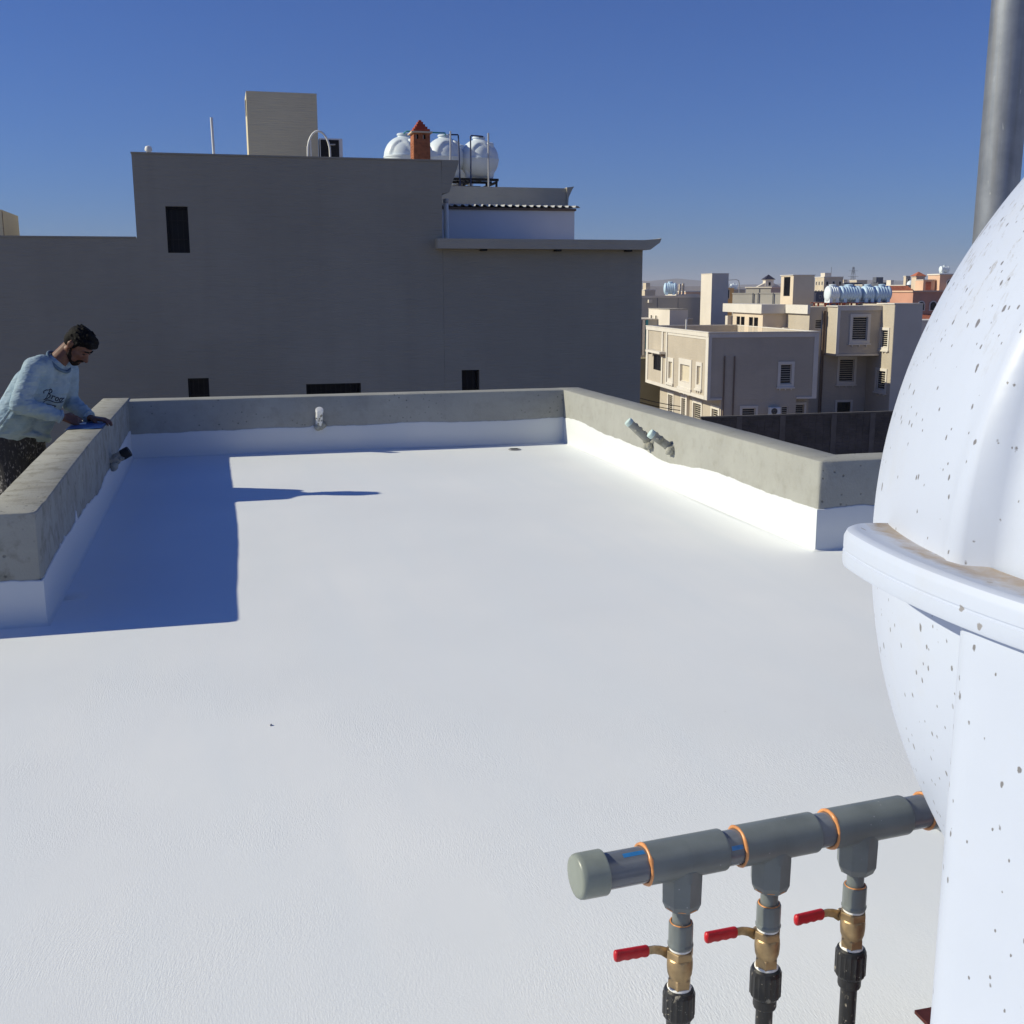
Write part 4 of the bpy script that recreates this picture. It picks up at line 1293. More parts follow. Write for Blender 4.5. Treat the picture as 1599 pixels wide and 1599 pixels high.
MB().box(5.166 - .035, 5.166 + .035, 29.25 - .035, 29.25 + .035, 5.563, 5.61).build('finial', M['brick_dark'], ch)

# round water tanks on the grey building
def round_tank(loc, label, rz=0.0, R_=0.64):
    t = thing('water_tank', label, 'water tank', loc, 'round water tanks on the grey roof')
    c = Vector(loc)
    mb = MB(); vs = []; NA, NL_ = 72, 40
    for j in range(NL_ + 1):
        lat = -72 + 146 * j / NL_
        for i in range(NA):
            az = 360 * i / NA
            r = R_
            if lat > 0:
                for a0 in (-95 + rz, 25 + rz, 145 + rz):
                    d = abs((az - a0 + 180) % 360 - 180)
                    w = 34 * max(0, 1 - (lat / 48) ** 2) ** 0.5
                    r -= 0.05 * sstep((w - d) / 5) * (1 if lat < 48 else 0)
            vs.append(c + Vector((r * math.cos(R(lat)) * math.cos(R(az)), r * math.cos(R(lat)) * math.sin(R(az)), r * math.sin(R(lat)))))
    fs = [(j * NA + i, j * NA + (i + 1) % NA, (j + 1) * NA + (i + 1) % NA, (j + 1) * NA + i) for j in range(NL_) for i in range(NA)]
    fs += [tuple(reversed(range(NA))), tuple(range(NL_ * NA, (NL_ + 1) * NA))]
    mb.add(vs, fs); mb.build('body', M['tank_far'], t, smooth=50)
    MB().lathe([(R_ - .03, -0.035), (R_ + .012, -0.03), (R_ + .012, 0.012), (R_ - .03, 0.016)], c, n=60).build('rim', M['tank_far'], t, smooth=40)
    ne = Vector((-0.10, -0.12, 0))
    MB().lathe([(0.20, R_ * 0.86), (0.19, R_ * 1.02), (0.215, R_ * 1.025), (0.215, R_ * 1.09), (0.19, R_ * 1.12), (0.06, R_ * 1.14)], c, n=32).build('lid', M['tank_far'], t, smooth=40)
    MB().lathe([(0.13, 0.0), (0.13, R_ * 0.92), (0.10, R_ * 0.98)], c + Vector((0.22, -0.2, -0.1)), (0.12, -0.22, 0.97), 20).build('overflow_neck', M['tank_far'], t, smooth=40)
    for a0 in (-40, 80, 200):
        p = c + Vector((R_ * .62 * math.cos(R(a0)), R_ * .62 * math.sin(R(a0)), -R_ * 0.98))
        MB().cone(p, p + Vector((0, 0, R_ * 0.45)), 0.10, 0.16, 16).build('leg', M['tank_far'], t, smooth=40)
    return t
t0 = round_tank((8.46, 37.0, 5.575), 'round white water tank at the right end of the row on the grey roof')
copy_tree(t0, (7.32, 37.0, 5.60), R(6), 'round white water tank partly hidden by the grey parapet, right of the brick chimney')
copy_tree(t0, (6.0, 37.0, 5.60), R(-14), 'round white water tank left of and half behind the brick chimney')
copy_tree(t0, (8.33, 39.6, 5.62), R(30), 'round white water tank tucked behind the two at the right end of the row')
st2 = thing('tank_stand', 'dark steel stand under the round white tanks on the grey roof', 'stand', (7.6, 37.5, 4.39))
def fbeam(a, b, w, h, name='beam'):
    a = Vector(a); b = Vector(b); d = (b - a).normalized(); s_ = Vector((-d.y, d.x, 0)) * w / 2
    mb = MB()
    vs = [a - s_, a + s_, b + s_, b - s_]
    mb.add([v + Vector((0, 0, -h / 2)) for v in vs] + [v + Vector((0, 0, h / 2)) for v in vs],
           [(0, 3, 2, 1), (4, 5, 6, 7), (0, 1, 5, 4), (1, 2, 6, 5), (2, 3, 7, 6), (3, 0, 4, 7)])
    mb.build(name, M['black_metal'], st2)
for y in (36.55, 37.5, 39.2, 40.0):
    fbeam((5.4, y, 4.91), (9.0, y, 4.91), 0.07, 0.08)
for x in (5.44, 6.55, 6.8, 7.9, 8.05, 8.93):
    fbeam((x, 36.5, 4.83), (x, 40.05, 4.83), 0.06, 0.07)
for x in (5.44, 6.65, 7.85, 8.6, 8.93):
    for y in (36.55, 39.95):
        MB().box(x - .03, x + .03, y - .03, y + .03, 4.263 if x < 5.06 else 4.372, 4.79).build('leg', M['black_metal'], st2)
def pipe_thing(label, pts, r, mat, name='water_pipe'):
    t = thing(name, label, 'pipe', pts[-1])
    MB().path(pts, r, 8).build('pipe', mat, t, smooth=60)
    return t
pipe_thing('teal water pipe running behind the brick chimney between two round tanks', [(5.98, 36.95, 6.28), (5.985, 36.6, 6.30), (6.03, 36.55, 6.33), (7.26, 36.55, 6.31), (7.30, 36.7, 6.29), (7.30, 36.95, 6.27)], 0.024, M['teal_pipe'])
pipe_thing('dark blue water pipe dropping from the teal one, right of the round tank', [(7.30, 36.2, 6.22), (7.60, 36.2, 6.225), (7.615, 36.2, 6.20), (7.665, 36.2, 4.38)], 0.024, M['navy_pipe'])
pipe_thing('dark blue water pipe looped over the left side of the rightmost round tank', [(8.42, 36.7, 6.23), (8.41, 36.2, 6.19), (8.368, 36.2, 6.20), (8.02, 36.2, 6.215), (8.008, 36.2, 6.19), (8.005, 36.2, 4.38)], 0.024, M['navy_pipe'])
pipe_thing('grey upright rod between the chimney and the rightmost round tank', [(7.324, 36.0, 6.30), (7.295, 36.0, 4.38)], 0.026, M['grey_metal'], 'roof_rod')
pipe_thing('grey upright rod in front of the rightmost round tank', [(8.543, 36.0, 6.28), (8.538, 36.0, 4.38)], 0.028, M['grey_metal'], 'roof_rod')

# ------------------------------------------------------------------ beige house beyond the empty plot
HS = 1.95
HO = Vector((16.73 * HS, 36.94 * HS, 1.36 - 1.36 * HS))
HA = R(-6.19)
HU = Vector((math.cos(HA), math.sin(HA), 0)); HV = Vector((-math.sin(HA), math.cos(HA), 0))
def FF(v): return Frame(HO + HV * (HS * v), HU, HV, HS)
def FS(u): return Frame(HO + HU * (HS * u), HV, HU, HS)
zg = (GZ - HO.z) / HS
hb = thing('beige_house', 'two storey beige stucco house with white framed corners beyond the dark block wall', 'house',
           (HO + HU * 6 + HV * 6).to_tuple()[:2] + (GZ,))

def two_face(mb, u0, v0, u1, v1, z0, z1, holesF, holesS, depth=0.08, ztop=None):
    """block whose front (facing us) and left side (facing the sun) carry openings"""
    Ff = FF(v0); Fs = FS(u0); e = depth + 0.01
    zt = z1 if ztop is None else ztop
    mb.fbox(Ff, u0 + e, u1, e, v1 - v0, z0, zt)
    mb.facade(Ff, u0, u1, z0, z1, holesF, depth)
    mb.facade(Fs, v0, v1, z0, z1, holesS, depth)
    P = Ff.P
    for z in (z0, z1):
        mb.add([P(u0, 0, z), P(u1, 0, z), P(u1, e, z), P(u0, e, z)], [(0, 1, 2, 3)])
        mb.add([P(u0, e, z), P(u0 + e, e, z), P(u0 + e, v1 - v0, z), P(u0, v1 - v0, z)], [(0, 1, 2, 3)])
    mb.add([P(u1, 0, z0), P(u1, e, z0), P(u1, e, z1), P(u1, 0, z1)], [(0, 1, 2, 3)])
    mb.add([P(u0, v1 - v0, z0), P(u0 + e, v1 - v0, z0), P(u0 + e, v1 - v0, z1), P(u0, v1 - v0, z1)], [(0, 1, 2, 3)])
    if ztop is not None:                      # inner faces of the parapet
        mb.add([P(u0 + e, e, zt), P(u1, e, zt), P(u1, e, z1), P(u0 + e, e, z1)], [(0, 1, 2, 3)])
        mb.add([P(u0 + e, e, zt), P(u0 + e, v1 - v0, zt), P(u0 + e, v1 - v0, z1), P(u0 + e, e, z1)], [(0, 1, 2, 3)])

F0 = FF(0); S0 = FS(0)
hF = [(2.68, 3.10, -1.94, -1.23)]
hS = [(6.15, 7.30, -1.85, -1.22), (4.45, 4.95, -2.05, -1.38), (2.15, 3.35, -2.03, -1.38), (0.82, 1.25, -2.0, -1.32)]
mb = MB(); two_face(mb, 0, 0, 4.05, 8.4, -2.47, -0.1, hF, hS, ztop=-0.42)
mb.fbox(F0, 0.092, 4.05, 8.30, 8.4, -0.42, -0.1); mb.fbox(F0, 3.96, 4.05, 0.092, 8.298, -0.42, -0.1)
mb.build('upper_wall', M['stucco_beige'], hb)
window(hb, F0, hF[0], 0.08, 'louvre', 0.03, 0.10)
window(hb, S0, hS[0], 0.08, 'dark', None)
window(hb, S0, hS[1], 0.08, 'shutter', 0.03, 0.16)
window(hb, S0, hS[2], 0.08, 'shutter', 0.03, 0.22)
window(hb, S0, hS[3], 0.08, 'shutter', 0.03, 0.14)
def trim(F, u0, u1, z0, z1, d0=-0.03, d1=-0.002, name='trim_band', mat='trim'):
    return MB().fbox(F, u0, u1, d0, d1, z0, z1).build(name, M[mat], hb)
trim(F0, -0.03, 4.07, -0.26, -0.105); trim(F0, -0.03, 0.09, -2.47, -0.262); trim(F0, 3.90, 4.07, -2.47, -0.262)
trim(F0, 0.092, 0.52, -2.47, -2.40); trim(F0, 3.32, 3.898, -2.47, -2.40)
trim(S0, 0.0, 8.42, -0.24, -0.105, -0.05); trim(S0, 0.0, 0.28, -2.47, -0.242, -0.034); trim(S0, 8.12, 8.42, -2.47, -0.242)
trim(S0, 0.282, 8.118, -2.47, -2.34, -0.045)
trim(S0, 5.82, 6.0, -2.338, -0.242, -0.04); trim(S0, 5.20, 5.38, -2.338, -0.242, -0.04)
trim(S0, 0.3, 5.18, -0.34, -0.242, -0.02, -0.003)
MB().fbox(F0, -0.06, 4.09, -0.06, 0.10, -0.10, -0.065).build('coping', M['trim'], hb)
MB().fbox(F0, -0.06, 0.10, 0.102, 8.44, -0.10, -0.065).build('coping', M['trim'], hb)
MB().fbox(F0, 0.102, 4.09, 8.29, 8.44, -0.10, -0.065).build('coping', M['trim'], hb)
MB().fbox(F0, 3.95, 4.09, 0.102, 8.288, -0.10, -0.065).build('coping', M['trim'], hb)
MB().fbox(S0, 5.35, 7.5, -0.30, -0.052, -1.12, -1.03).build('canopy', M['trim'], hb)
for u in (5.45, 7.4):
    MB().fbox(S0, u, u + .06, -0.2, -0.052, -1.22, -1.122).build('canopy_bracket', M['brown_pipe'], hb)
# ground floor
hF2 = [(1.30, 1.80, -3.30, -2.78), (2.78, 3.03, -3.15, -2.74)]
hS2 = [(6.0, 6.65, -3.7, -2.85), (4.2, 4.75, -3.7, -2.82), (2.25, 3.2, -3.7, -2.86), (0.25, 0.95, -3.7, -2.86)]
mb = MB(); two_face(mb, 0.51, 0.004, 3.32, 8.0, zg, -2.472, hF2, hS2)
mb.build('lower_wall', M['stucco_beige'], hb)
Fg = FF(0.004); Sg = FS(0.51)
window(hb, Fg, hF2[0], 0.08, 'louvre', 0.03, 0.09); window(hb, Fg, hF2[1], 0.08, 'louvre', None)
for h in hS2: window(hb, Sg, h, 0.08, 'louvre', 0.03, 0.14)
MB().fbox(Sg, 3.75, 3.95, -0.12, -0.003, zg, -2.474).build('pilaster', M['trim'], hb)
mb = MB(); shell(mb, FF(0.6), 3.323, 4.05, zg, -2.472, 6, [(3.5, 3.88, -3.3, -2.74)], 0.08)
mb.build('lower_wall', M['stucco_beige'], hb)
window(hb, FF(0.6), (3.5, 3.88, -3.3, -2.74), 0.08, 'louvre', 0.03, 0.08)
for u, zt in ((0.58, -0.9), (0.95, -0.92)):
    MB().cone(F0.P(u, -0.03, zt), F0.P(u, -0.03, zg), 0.05, 0.05, 10).build('drain_pipe', M['brown_pipe'], hb, smooth=40)
# linking wall, upper rooms behind the roof terrace
MB().fbox(FF(3.3), 4.052, 4.948, 0, 2.0, zg, -0.3).build('link_wall', M['stucco_beige'], hb)
hE = [(7.98, 8.42, -0.40, 0.29), (7.42, 7.88, -0.40, 0.29), (6.42, 6.90, -0.40, 0.29), (5.83, 6.31, -0.40, 0.29)]
mb = MB(); two_face(mb, 3.952, 5.31, 4.948, 8.9, -0.41, 0.46, [], hE)
mb.build('roof_room_wall', M['cream'], hb)
for h in hE: window(hb, FS(3.952), h, 0.08, 'dark')
MB().fbox(FF(5.2), 3.84, 4.948, 0, 4.75, 0.462, 0.82).build('eave', M['trim'], hb)
MB().fbox(FF(9.0), 3.75, 4.4, 0, 0.3, -0.41, 0.3).build('roof_room_wall', M['pale_white'], hb)
# tall rear block, oriel and wing
hB = [(5.19, 5.48, -0.10, 0.27), (6.27, 6.87, -2.14, -1.26), (6.25, 6.80, -3.6, -2.93)]
mb = MB(); two_face(mb, 4.952, 3.0, 7.388, 11.0, zg, 0.74, hB, [])
mb.build('rear_wall', M['stucco_beige'], hb)
window(hb, FF(3), hB[0], 0.08, 'louvre'); window(hb, FF(3), hB[1], 0.08, 'louvre', 0.03, 0.10); window(hb, FF(3), hB[2], 0.08, 'dark', 0.03, 0.09)
MB().fbox(FF(2.95), 4.84, 4.949, 0, 2.24, 0.48, 0.82).build('eave', M['trim'], hb)
MB().fbox(FF(5.0), 4.75, 4.95, 0, 0.6, -0.41, -0.1).build('roof_room_wall', M['pale_white'], hb)
for u in (5.50, 5.57):
    MB().cone(FF(3).P(u, -0.04, 0.6), FF(3).P(u, -0.04, zg), 0.055, 0.055, 10).build('drain_pipe', M['brown_pipe'], hb, smooth=40)
hO = [(6.25, 6.85, -0.50, 0.38)]
mb = MB(); shell(mb, FF(2.0), 5.66, 7.384, -1.0, 0.76, 0.997, hO, 0.08)
mb.build('oriel_wall', M['stucco_beige'], hb)
window(hb, FF(2.0), hO[0], 0.08, 'louvre', 0.03, 0.11)
MB().fbox(FF(2.0), 5.62, 7.384, -0.04, 0.99, -1.08, -1.002, 0.03).build('oriel_base', M['trim'], hb)
MB().fbox(FF(2.0), 5.62, 5.74, -0.03, -0.002, -1.0, 0.62).build('trim_band', M['trim'], hb)
MB().fbox(FF(2.0), 5.62, 7.384, -0.03, -0.002, 0.622, 0.76).build('trim_band', M['trim'], hb)
MB().fbox(FF(2.0), 5.60, 7.384, -0.05, 0.99, 0.762, 0.80).build('coping', M['trim'], hb)
hW = [(1.36, 1.97, -0.75, -0.11), (1.36, 2.1, -2.35, -1.64)]
mb = MB(); two_face(mb, 7.39, 1.0, 8.49, 11.0, zg, 0.85, [], hW)
mb.build('wing_wall', M['stucco_beige'], hb)
for h in hW: window(hb, FS(7.39), h, 0.08, 'louvre', 0.03, 0.10)
MB().fbox(FF(1.0), 7.40, 8.495, -0.012, -0.001, zg, 0.85).build('front_panel', M['lavender_grey'], hb)
MB().fbox(FF(1.0), 7.36, 8.50, -0.03, 1.4, 0.852, 0.89).build('coping', M['trim'], hb)
# stair tower with a dark louvred opening
hT = [(6.33, 7.03, 1.14, 1.92)]
mb = MB(); two_face(mb, 5.46, 6.0, 6.36, 7.35, 0.742, 1.97, [], hT)
mb.build('stair_tower', M['cream'], hb)
window(hb, FS(5.46), hT[0], 0.08, 'bars', None)
MB().fbox(FF(5.97), 5.42, 6.39, 0, 1.41, 1.972, 2.0).build('coping', M['trim'], hb)
ac_unit('white air conditioner on the shaded front of the beige house, low beside a small window', F0.shift(0, -0.22), 2.27, 2.67, -3.02, -2.75, 0.215)

# tanks on the beige house
def barrel(loc, L, r, mat, label, rz=HA, group='barrel tanks on the beige house'):
    """horizontal ribbed tank on two saddles with a lidded neck"""
    t = thing('water_tank', label, 'water tank', loc, group)
    c = Vector(loc); ax = Vector((math.cos(rz), math.sin(rz), 0))
    prof = [(0.02, -L / 2 - r * .16), (r * .5, -L / 2 - r * .12), (r * .85, -L / 2 - r * .02), (r * .97, -L / 2 + r * .08), (r, -L / 2 + r * .2)]
    n = max(2, int(L / 0.26)); x0 = -L / 2 + r * .3; x1 = L / 2 - r * .3
    for k in range(n):
        a = x0 + (x1 - x0) * k / n; b = (x1 - x0) / n
        prof += [(r, a), (r * .93, a + b * .25), (r * .93, a + b * .6), (r, a + b * .85)]
    prof += [(r, L / 2 - r * .2), (r * .97, L / 2 - r * .08), (r * .85, L / 2 + r * .02), (r * .5, L / 2 + r * .12), (0.02, L / 2 + r * .16)]
    MB().lathe(prof, c, ax, 32).build('body', mat, t, smooth=40)
    MB().lathe([(r * .42, r * .8), (r * .40, r * 1.05), (r * .46, r * 1.06), (r * .46, r * 1.16), (r * .2, r * 1.22)], c, n=20).build('lid', mat, t, smooth=40)
    for k in (-0.3, 0.3):
        p = c + ax * (L * k)
        mb = MB(); q = Vector((-ax.y, ax.x, 0))
        mb.add([p + ax * a + q * b + ZV * z for z in (-r * 1.12, -r * .55) for a, b in ((-.12, -r * .8), (.12, -r * .8), (.12, r * .8), (-.12, r * .8))],
               [(0, 3, 2, 1), (4, 5, 6, 7), (0, 1, 5, 4), (1, 2, 6, 5), (2, 3, 7, 6), (3, 0, 4, 7)])
        mb.build('saddle', mat, t)
    MB().lathe([(r * .93, 0), (r * .99, .02), (r * .99, .05), (r * .93, .07)], c - ax * (L / 2 - r * .12), ax, 32).build('end_band', mat, t, smooth=40)
    return t
FT = FF(4.0); tz = 1.235; tr_ = 0.305 * HS
for a, b, v, mat, lab in ((6.02, 6.50, 0.0, 'tank_far', 'stubby white barrel tank at the left end of the row on the beige house'),
                          (6.52, 7.42, 0.0, 'tank_blue', 'long ribbed pale blue barrel tank beside the white one on the beige house'),
                          (7.05, 7.75, 1.1, 'tank_blue', 'pale blue barrel tank standing behind the long ribbed one on the beige house'),
                          (7.50, 7.95, 0.0, 'tank_blue', 'short pale blue barrel tank, middle of the front row on the beige house'),
                          (7.98, 8.66, 0.0, 'tank_blue', 'pale blue barrel tank at the right end of the row on the beige house')):
    barrel(FT.P((a + b) / 2, v, tz), (b - a) * HS * 0.92, tr_, M[mat], lab)
ts = thing('tank_stand', 'red steel beams under the barrel tanks on the beige house', 'stand', FT.P(7.2, 0, 0.86))
for d in (-0.25, 0.25, 0.9, 1.3):
    MB().fbox(FT, 5.95, 8.45, d - 0.03, d + 0.03, 0.86, 0.895).build('beam', M['red_oxide'], ts)
for u in (6.1, 6.6, 7.2, 7.6, 8.0, 8.4):
    for d in (-.25, .25, .9, 1.3):
        MB().fbox(FT, u - .03, u + .03, d - .03, d + .03, 0.745 if u < 7.3 else 0.852, 0.859).build('leg', M['red_oxide'], ts)
# rods and a vent on the terrace
t = thing('roof_rod', 'white upright pipe on the front terrace of the beige house', 'pipe', F0.P(0.9, 4.2, -0.42))
MB().cone(F0.P(0.55, 4.6, -0.42), F0.P(0.55, 4.6, 0.27), 0.05, 0.05, 10).build('pipe', M['white_plastic'], t, smooth=40)

# ------------------------------------------------------------------ dark block wall round the empty plot
WX0, WX1, WY, WZ1 = 26.0, 45.0, 58.0, -5.70
Bw = thing('block_wall', 'dark unplastered concrete block wall with grey piers in front of the beige house', 'wall', (35, WY, GZ))
ang = R(-1.2)
FB = Frame((26.1, 58.35, 0), (math.cos(ang), math.sin(ang), 0), (-math.sin(ang), math.cos(ang), 0))
MB().fbox(FB, 0, 19, 0.03, 0.2, GZ, WZ1).build('mortar_bed', M['mortar'], Bw)
MB().fbox(FB, -0.05, 19, -0.03, 0.23, WZ1 + 0.002, WZ1 + 0.09).build('capping', M['mortar'], Bw)
piers = [2.3, 5.0, 8.25, 10.75, 13.4, 16.1]
for p in piers:
    MB().fbox(FB, p - 0.17, p + 0.17, -0.03, 0.03 - 0.002, GZ, WZ1).build('pier', M['pier'], Bw)
def bmesh_block(w, h, d):
    mb = MB(); e = 0.012
    vs = []
    for y, i in ((0, e), (e, 0), (d, 0)):
        vs += [(-w / 2 + i, y, -h / 2 + i), (w / 2 - i, y, -h / 2 + i), (w / 2 - i, y, h / 2 - i), (-w / 2 + i, y, h / 2 - i)]
    fs = [(3, 2, 1, 0)] + [(a + k, a + (k + 1) % 4, a + 4 + (k + 1) % 4, a + 4 + k) for a in (0, 4) for k in range(4)]
    mb.add(vs, fs); return mb
bw, bh = 0.40, 0.19
blocks = []
rows = int((WZ1 - GZ) / 0.205)
for r_ in range(rows):
    z = WZ1 - 0.11 - r_ * 0.205
    seq = [0] + piers + [19]
    for k in range(len(seq) - 1):
        a = seq[k] + (0.18 if k else 0); b = seq[k + 1] - (0.18 if k < len(piers) else 0)
        n = int((b - a) / 0.415); gap = (b - a) / n
        x = a + gap / 2
        for j in range(n):
            blocks.append((x + j * gap + (0.0 if r_ % 2 else 0.0), z, gap - 0.015))
rnd = random.Random(5)
me_cache = {}
# the rows in view (upper part of the wall) as single blocks, the hidden rest joined
vis = [b for b in blocks if b[0] < 14.2 and b[1] > WZ1 - 2.2]
vis.sort(key=lambda b: -b[1] + b[0] * 0.02)
single = set(vis[:300])
proto = None
rest = MB()
for b in blocks:
    d = rnd.uniform(-0.008, 0.008)
    p = FB.P(b[0], 0.008 + d, b[1])
    if b in single:
        wkey = round(b[2], 2)
        if wkey not in me_cache:
            o = bmesh_block(wkey, bh, 0.03).build('block', M['block'], None)
            me_cache[wkey] = o.data
        else:
            o = bpy.data.objects.new('block', me_cache[wkey]); COL.objects.link(o)
        o.parent = Bw
        o.location = p - WLOC[Bw.name]
        o.rotation_euler = (rnd.uniform(-.01, .01), rnd.uniform(-.012, .012), ang)
    else:
        w = b[2]
        rest.fbox(FB, b[0] - w / 2, b[0] + w / 2, 0.008 + d, 0.04, b[1] - bh / 2, b[1] + bh / 2)
tag(rest.build('lower_blocks', M['block'], Bw), kind='stuff')

# ------------------------------------------------------------------ buildings further off
def fbuild(name, label, P, w, d, zt, mat, rot=-6.0, zb=GZ, wins=(), swins=(), cap='trim', capo=0.12, caph=0.25, cat='building', group=None, dep=None, wmat=None):
    """far building: front facade, sunlit left side, coping, windows as parts"""
    a = R(rot)
    F = Frame((P[0], P[1], 0), (math.cos(a), math.sin(a), 0), (-math.sin(a), math.cos(a), 0))
    S = Frame((P[0], P[1], 0), (-math.sin(a), math.cos(a), 0), (math.cos(a), math.sin(a), 0))
    t = thing(name, label, cat, F.P(w / 2, d / 2, zb), group)
    MB().fbox(F, 0, w, 0, d, zb, zt).build('wall', M[mat], t)
    if cap:
        MB().fbox(F, -capo, w + capo, -capo, d + capo, zt + 0.002, zt + caph).build('coping', M[cap], t)
    for FR, L in ((F, wins), (S, swins)):
        for u0, u1, z0, z1 in L:
            f = MB()
            tk = min(0.12, (u1 - u0) * .2)
            f.fbox(FR, u0 - tk, u0, -0.06, -0.002, z0 - tk, z1 + tk); f.fbox(FR, u1, u1 + tk, -0.06, -0.002, z0 - tk, z1 + tk)
            f.fbox(FR, u0 + .001, u1 - .001, -0.06, -0.002, z1, z1 + tk); f.fbox(FR, u0 + .001, u1 - .001, -0.06, -0.002, z0 - tk, z0)
            wo = f.build('window', M['trim'], t)
            MB().fbox(FR, u0 + .002, u1 - .002, -0.02, -0.003, z0 + .002, z1 - .002).build('pane', M['dark_glass'], wo)
    return t, F, S

fbuild('stair_tower', 'tall pale slab-like stair tower rising behind the white roof box, left of the beige house', (45.03, 99.24), 1.63, 3.28, 2.95, 'pale_white', cap='pale_white', capo=0.03, caph=0.04, cat='tower')
t, F, S = fbuild('grey_house', 'long low grey house with a pale blue roof tank, left of the tall pale tower', (38.9, 105.3), 7.6, 13, 0.72, 'grey_wall', cap=None)
MB().fbox(F, 1.4, 7.6, -0.05, 0.3, 0.722, 0.93).build('coping', M['pale_white'], t)
MB().fbox(F, 5.4, 7.55, 0.8, 5.5, 0.722, 1.05).build('roof_ledge', M['pale_white'], t)
MB().fbox(F, 2.0, 2.35, -0.55, -0.053, 0.25, 0.55).build('spout', M['pale_white'], t)
for u in (3.0, 5.1):
    MB().fbox(F, u, u + 0.04, -0.03, -0.002, GZ, 0.7).build('wall_joint', M['dark_build'], t)
barrel((43.6, 105.9, 1.62), 1.15, 0.56, M['tank_blue'], 'single pale blue barrel tank on the low grey house', R(-20), None)
for k, (x, z) in enumerate(((44.75, 2.05), (45.1, 2.1))):
    tt = thing('roof_post', ('left', 'right')[k] + ' one of two short pale posts beside the single pale blue tank', 'post', (x, 106.2, 0.72))
    MB().box(x - .09, x + .09, 106.1, 106.28, 0.722, z).build('post', M['cream'], tt)
t, F, S = fbuild('roof_box', 'small white rendered box with two dark pipes in front, below the low grey house', (37.11, 90.12), 1.6, 6.74, -0.20, 'pale_white', cap='roof_cement', capo=0.04, caph=0.06)
for u in (5.3, 3.75):
    MB().cone(S.P(u, -0.15, -0.75), S.P(u, -0.15, -4.0), 0.06, 0.06, 8).build('dark_pipe', M['black_metal'], t)
MB().cone(S.P(5.3, -0.15, -1.0), S.P(3.75, -0.2, -1.6), 0.04, 0.04, 8).build('dark_pipe', M['navy_pipe'], t)
fbuild('olive_wall', 'low olive wall glimpsed between the grey building and the beige house', (33.6, 90.1), 6, 1.5, -4.25, 'olive', cap=None, cat='wall')
t, F, S = fbuild('striped_house', 'far grey house with pale and dark vertical bands beside the grey stucco building', (34.6, 93.9), 6, 5, -1.1, 'grey_wall', cap='pale_white', capo=0.05, caph=0.08)
for u, w_, mt in ((1.15, 0.25, 'dark_build'), (1.45, 0.22, 'pale_white'), (1.75, 0.22, 'teal_pipe')):
    MB().fbox(F, u, u + w_, -0.08, -0.002, -4.2, -1.12).build('wall_band', M[mt], t)

t, F, S = fbuild('long_parapet_house', 'flat grey house with dark upright rods along its parapet, left of the beige stair tower', (57.94, 121.84), 6.6, 9, 1.02, 'grey_wall', rot=-50, cap='grey_wall', capo=0.06, caph=0.1)
for u in (2.55, 3.2, 5.0):
    MB().fbox(F, u - .04, u + .04, -0.14, -0.07, -0.8, 1.1).build('rod', M['dark_build'], t)
MB().fbox(F, 3.0, 6.6, -1.2, -0.2, GZ, -0.32).build('front_wall', M['pale_white'], t)
t, F, S = fbuild('villa', 'pale far villa under a small dark roofed cupola, left of the beige stair tower', (72.3, 147.76), 3.6, 9, 1.75, 'grey_wall', rot=-45, cap='pale_white', capo=0.15, caph=0.16,
                 wins=[(0.5, 1.1, -0.6, 0.8)])
MB().fbox(F, 1.9, 2.0, -0.06, -0.002, -2, 1.72).build('drain_pipe', M['dark_build'], t)
t, F, S = fbuild('cupola', 'small square cupola with a dark blue pyramid roof on the pale far villa', (78.3, 153.7), 1.25, 1.1, 2.9, 'pale_white', zb=1.76, cap='trim', capo=0.1, caph=0.1, cat='cupola', wins=[(0.45, 0.8, 2.1, 2.6)])
P = F.P; mb = MB(); mb.add([P(-.22, -.22, 3.0), P(1.47, -.22, 3.0), P(1.47, 1.32, 3.0), P(-.22, 1.32, 3.0), P(.62, .55, 3.72)], [(3, 2, 1, 0), (0, 1, 4), (1, 2, 4), (2, 3, 4), (3, 0, 4)])
mb.build('pyramid_roof', M['dark_brown'], t)
mb = MB(); mb.add([P(-1.5, 0.1, 1.78), P(-.002, .1, 1.78), P(-.002, .1, 2.5), P(-1.5, .9, 1.78), P(-.002, .9, 1.78), P(-.002, .9, 2.5)], [(0, 1, 2), (5, 4, 3), (0, 2, 5, 3), (0, 3, 4, 1), (1, 4, 5, 2)])
mb.build('buttress', M['pale_white'], t)
mb = MB(); mb.add([P(1.252, 0.1, 1.78), P(2.75, .1, 1.78), P(1.252, .1, 2.5), P(1.252, .9, 1.78), P(2.75, .9, 1.78), P(1.252, .9, 2.5)], [(0, 1, 2), (5, 4, 3), (0, 2, 5, 3), (0, 3, 4, 1), (1, 4, 5, 2)])
mb.build('buttress', M['pale_white'], t)
t, F, S = fbuild('ochre_house', 'small far ochre house with dark slots, left of the pale villa', (69.9, 151.5), 2.2, 6, 1.75, 'ochre', cap='trim', capo=0.05, caph=0.08, wins=[(0.5, 0.75, 0.3, 1.5), (1.3, 1.55, 0.3, 1.5)])
t, F, S = fbuild('tan_house', 'small far tan house with two white tanks, just right of the tall pale tower', (87.2, 188.0), 4.4, 8, 1.55, 'tan_wall', cap='trim', capo=0.1, caph=0.12, wins=[(1.0, 1.7, -1.6, -0.4), (2.6, 3.3, -1.6, -0.4)])
barrel((88.6, 189.5, 2.2), 1.2, 0.42, M['tank_far'], 'left of two tiny white tanks on the small tan house', R(-6), None)
barrel((90.3, 189.5, 2.2), 1.2, 0.42, M['tank_far'], 'right of two tiny white tanks on the small tan house', R(-6), None)
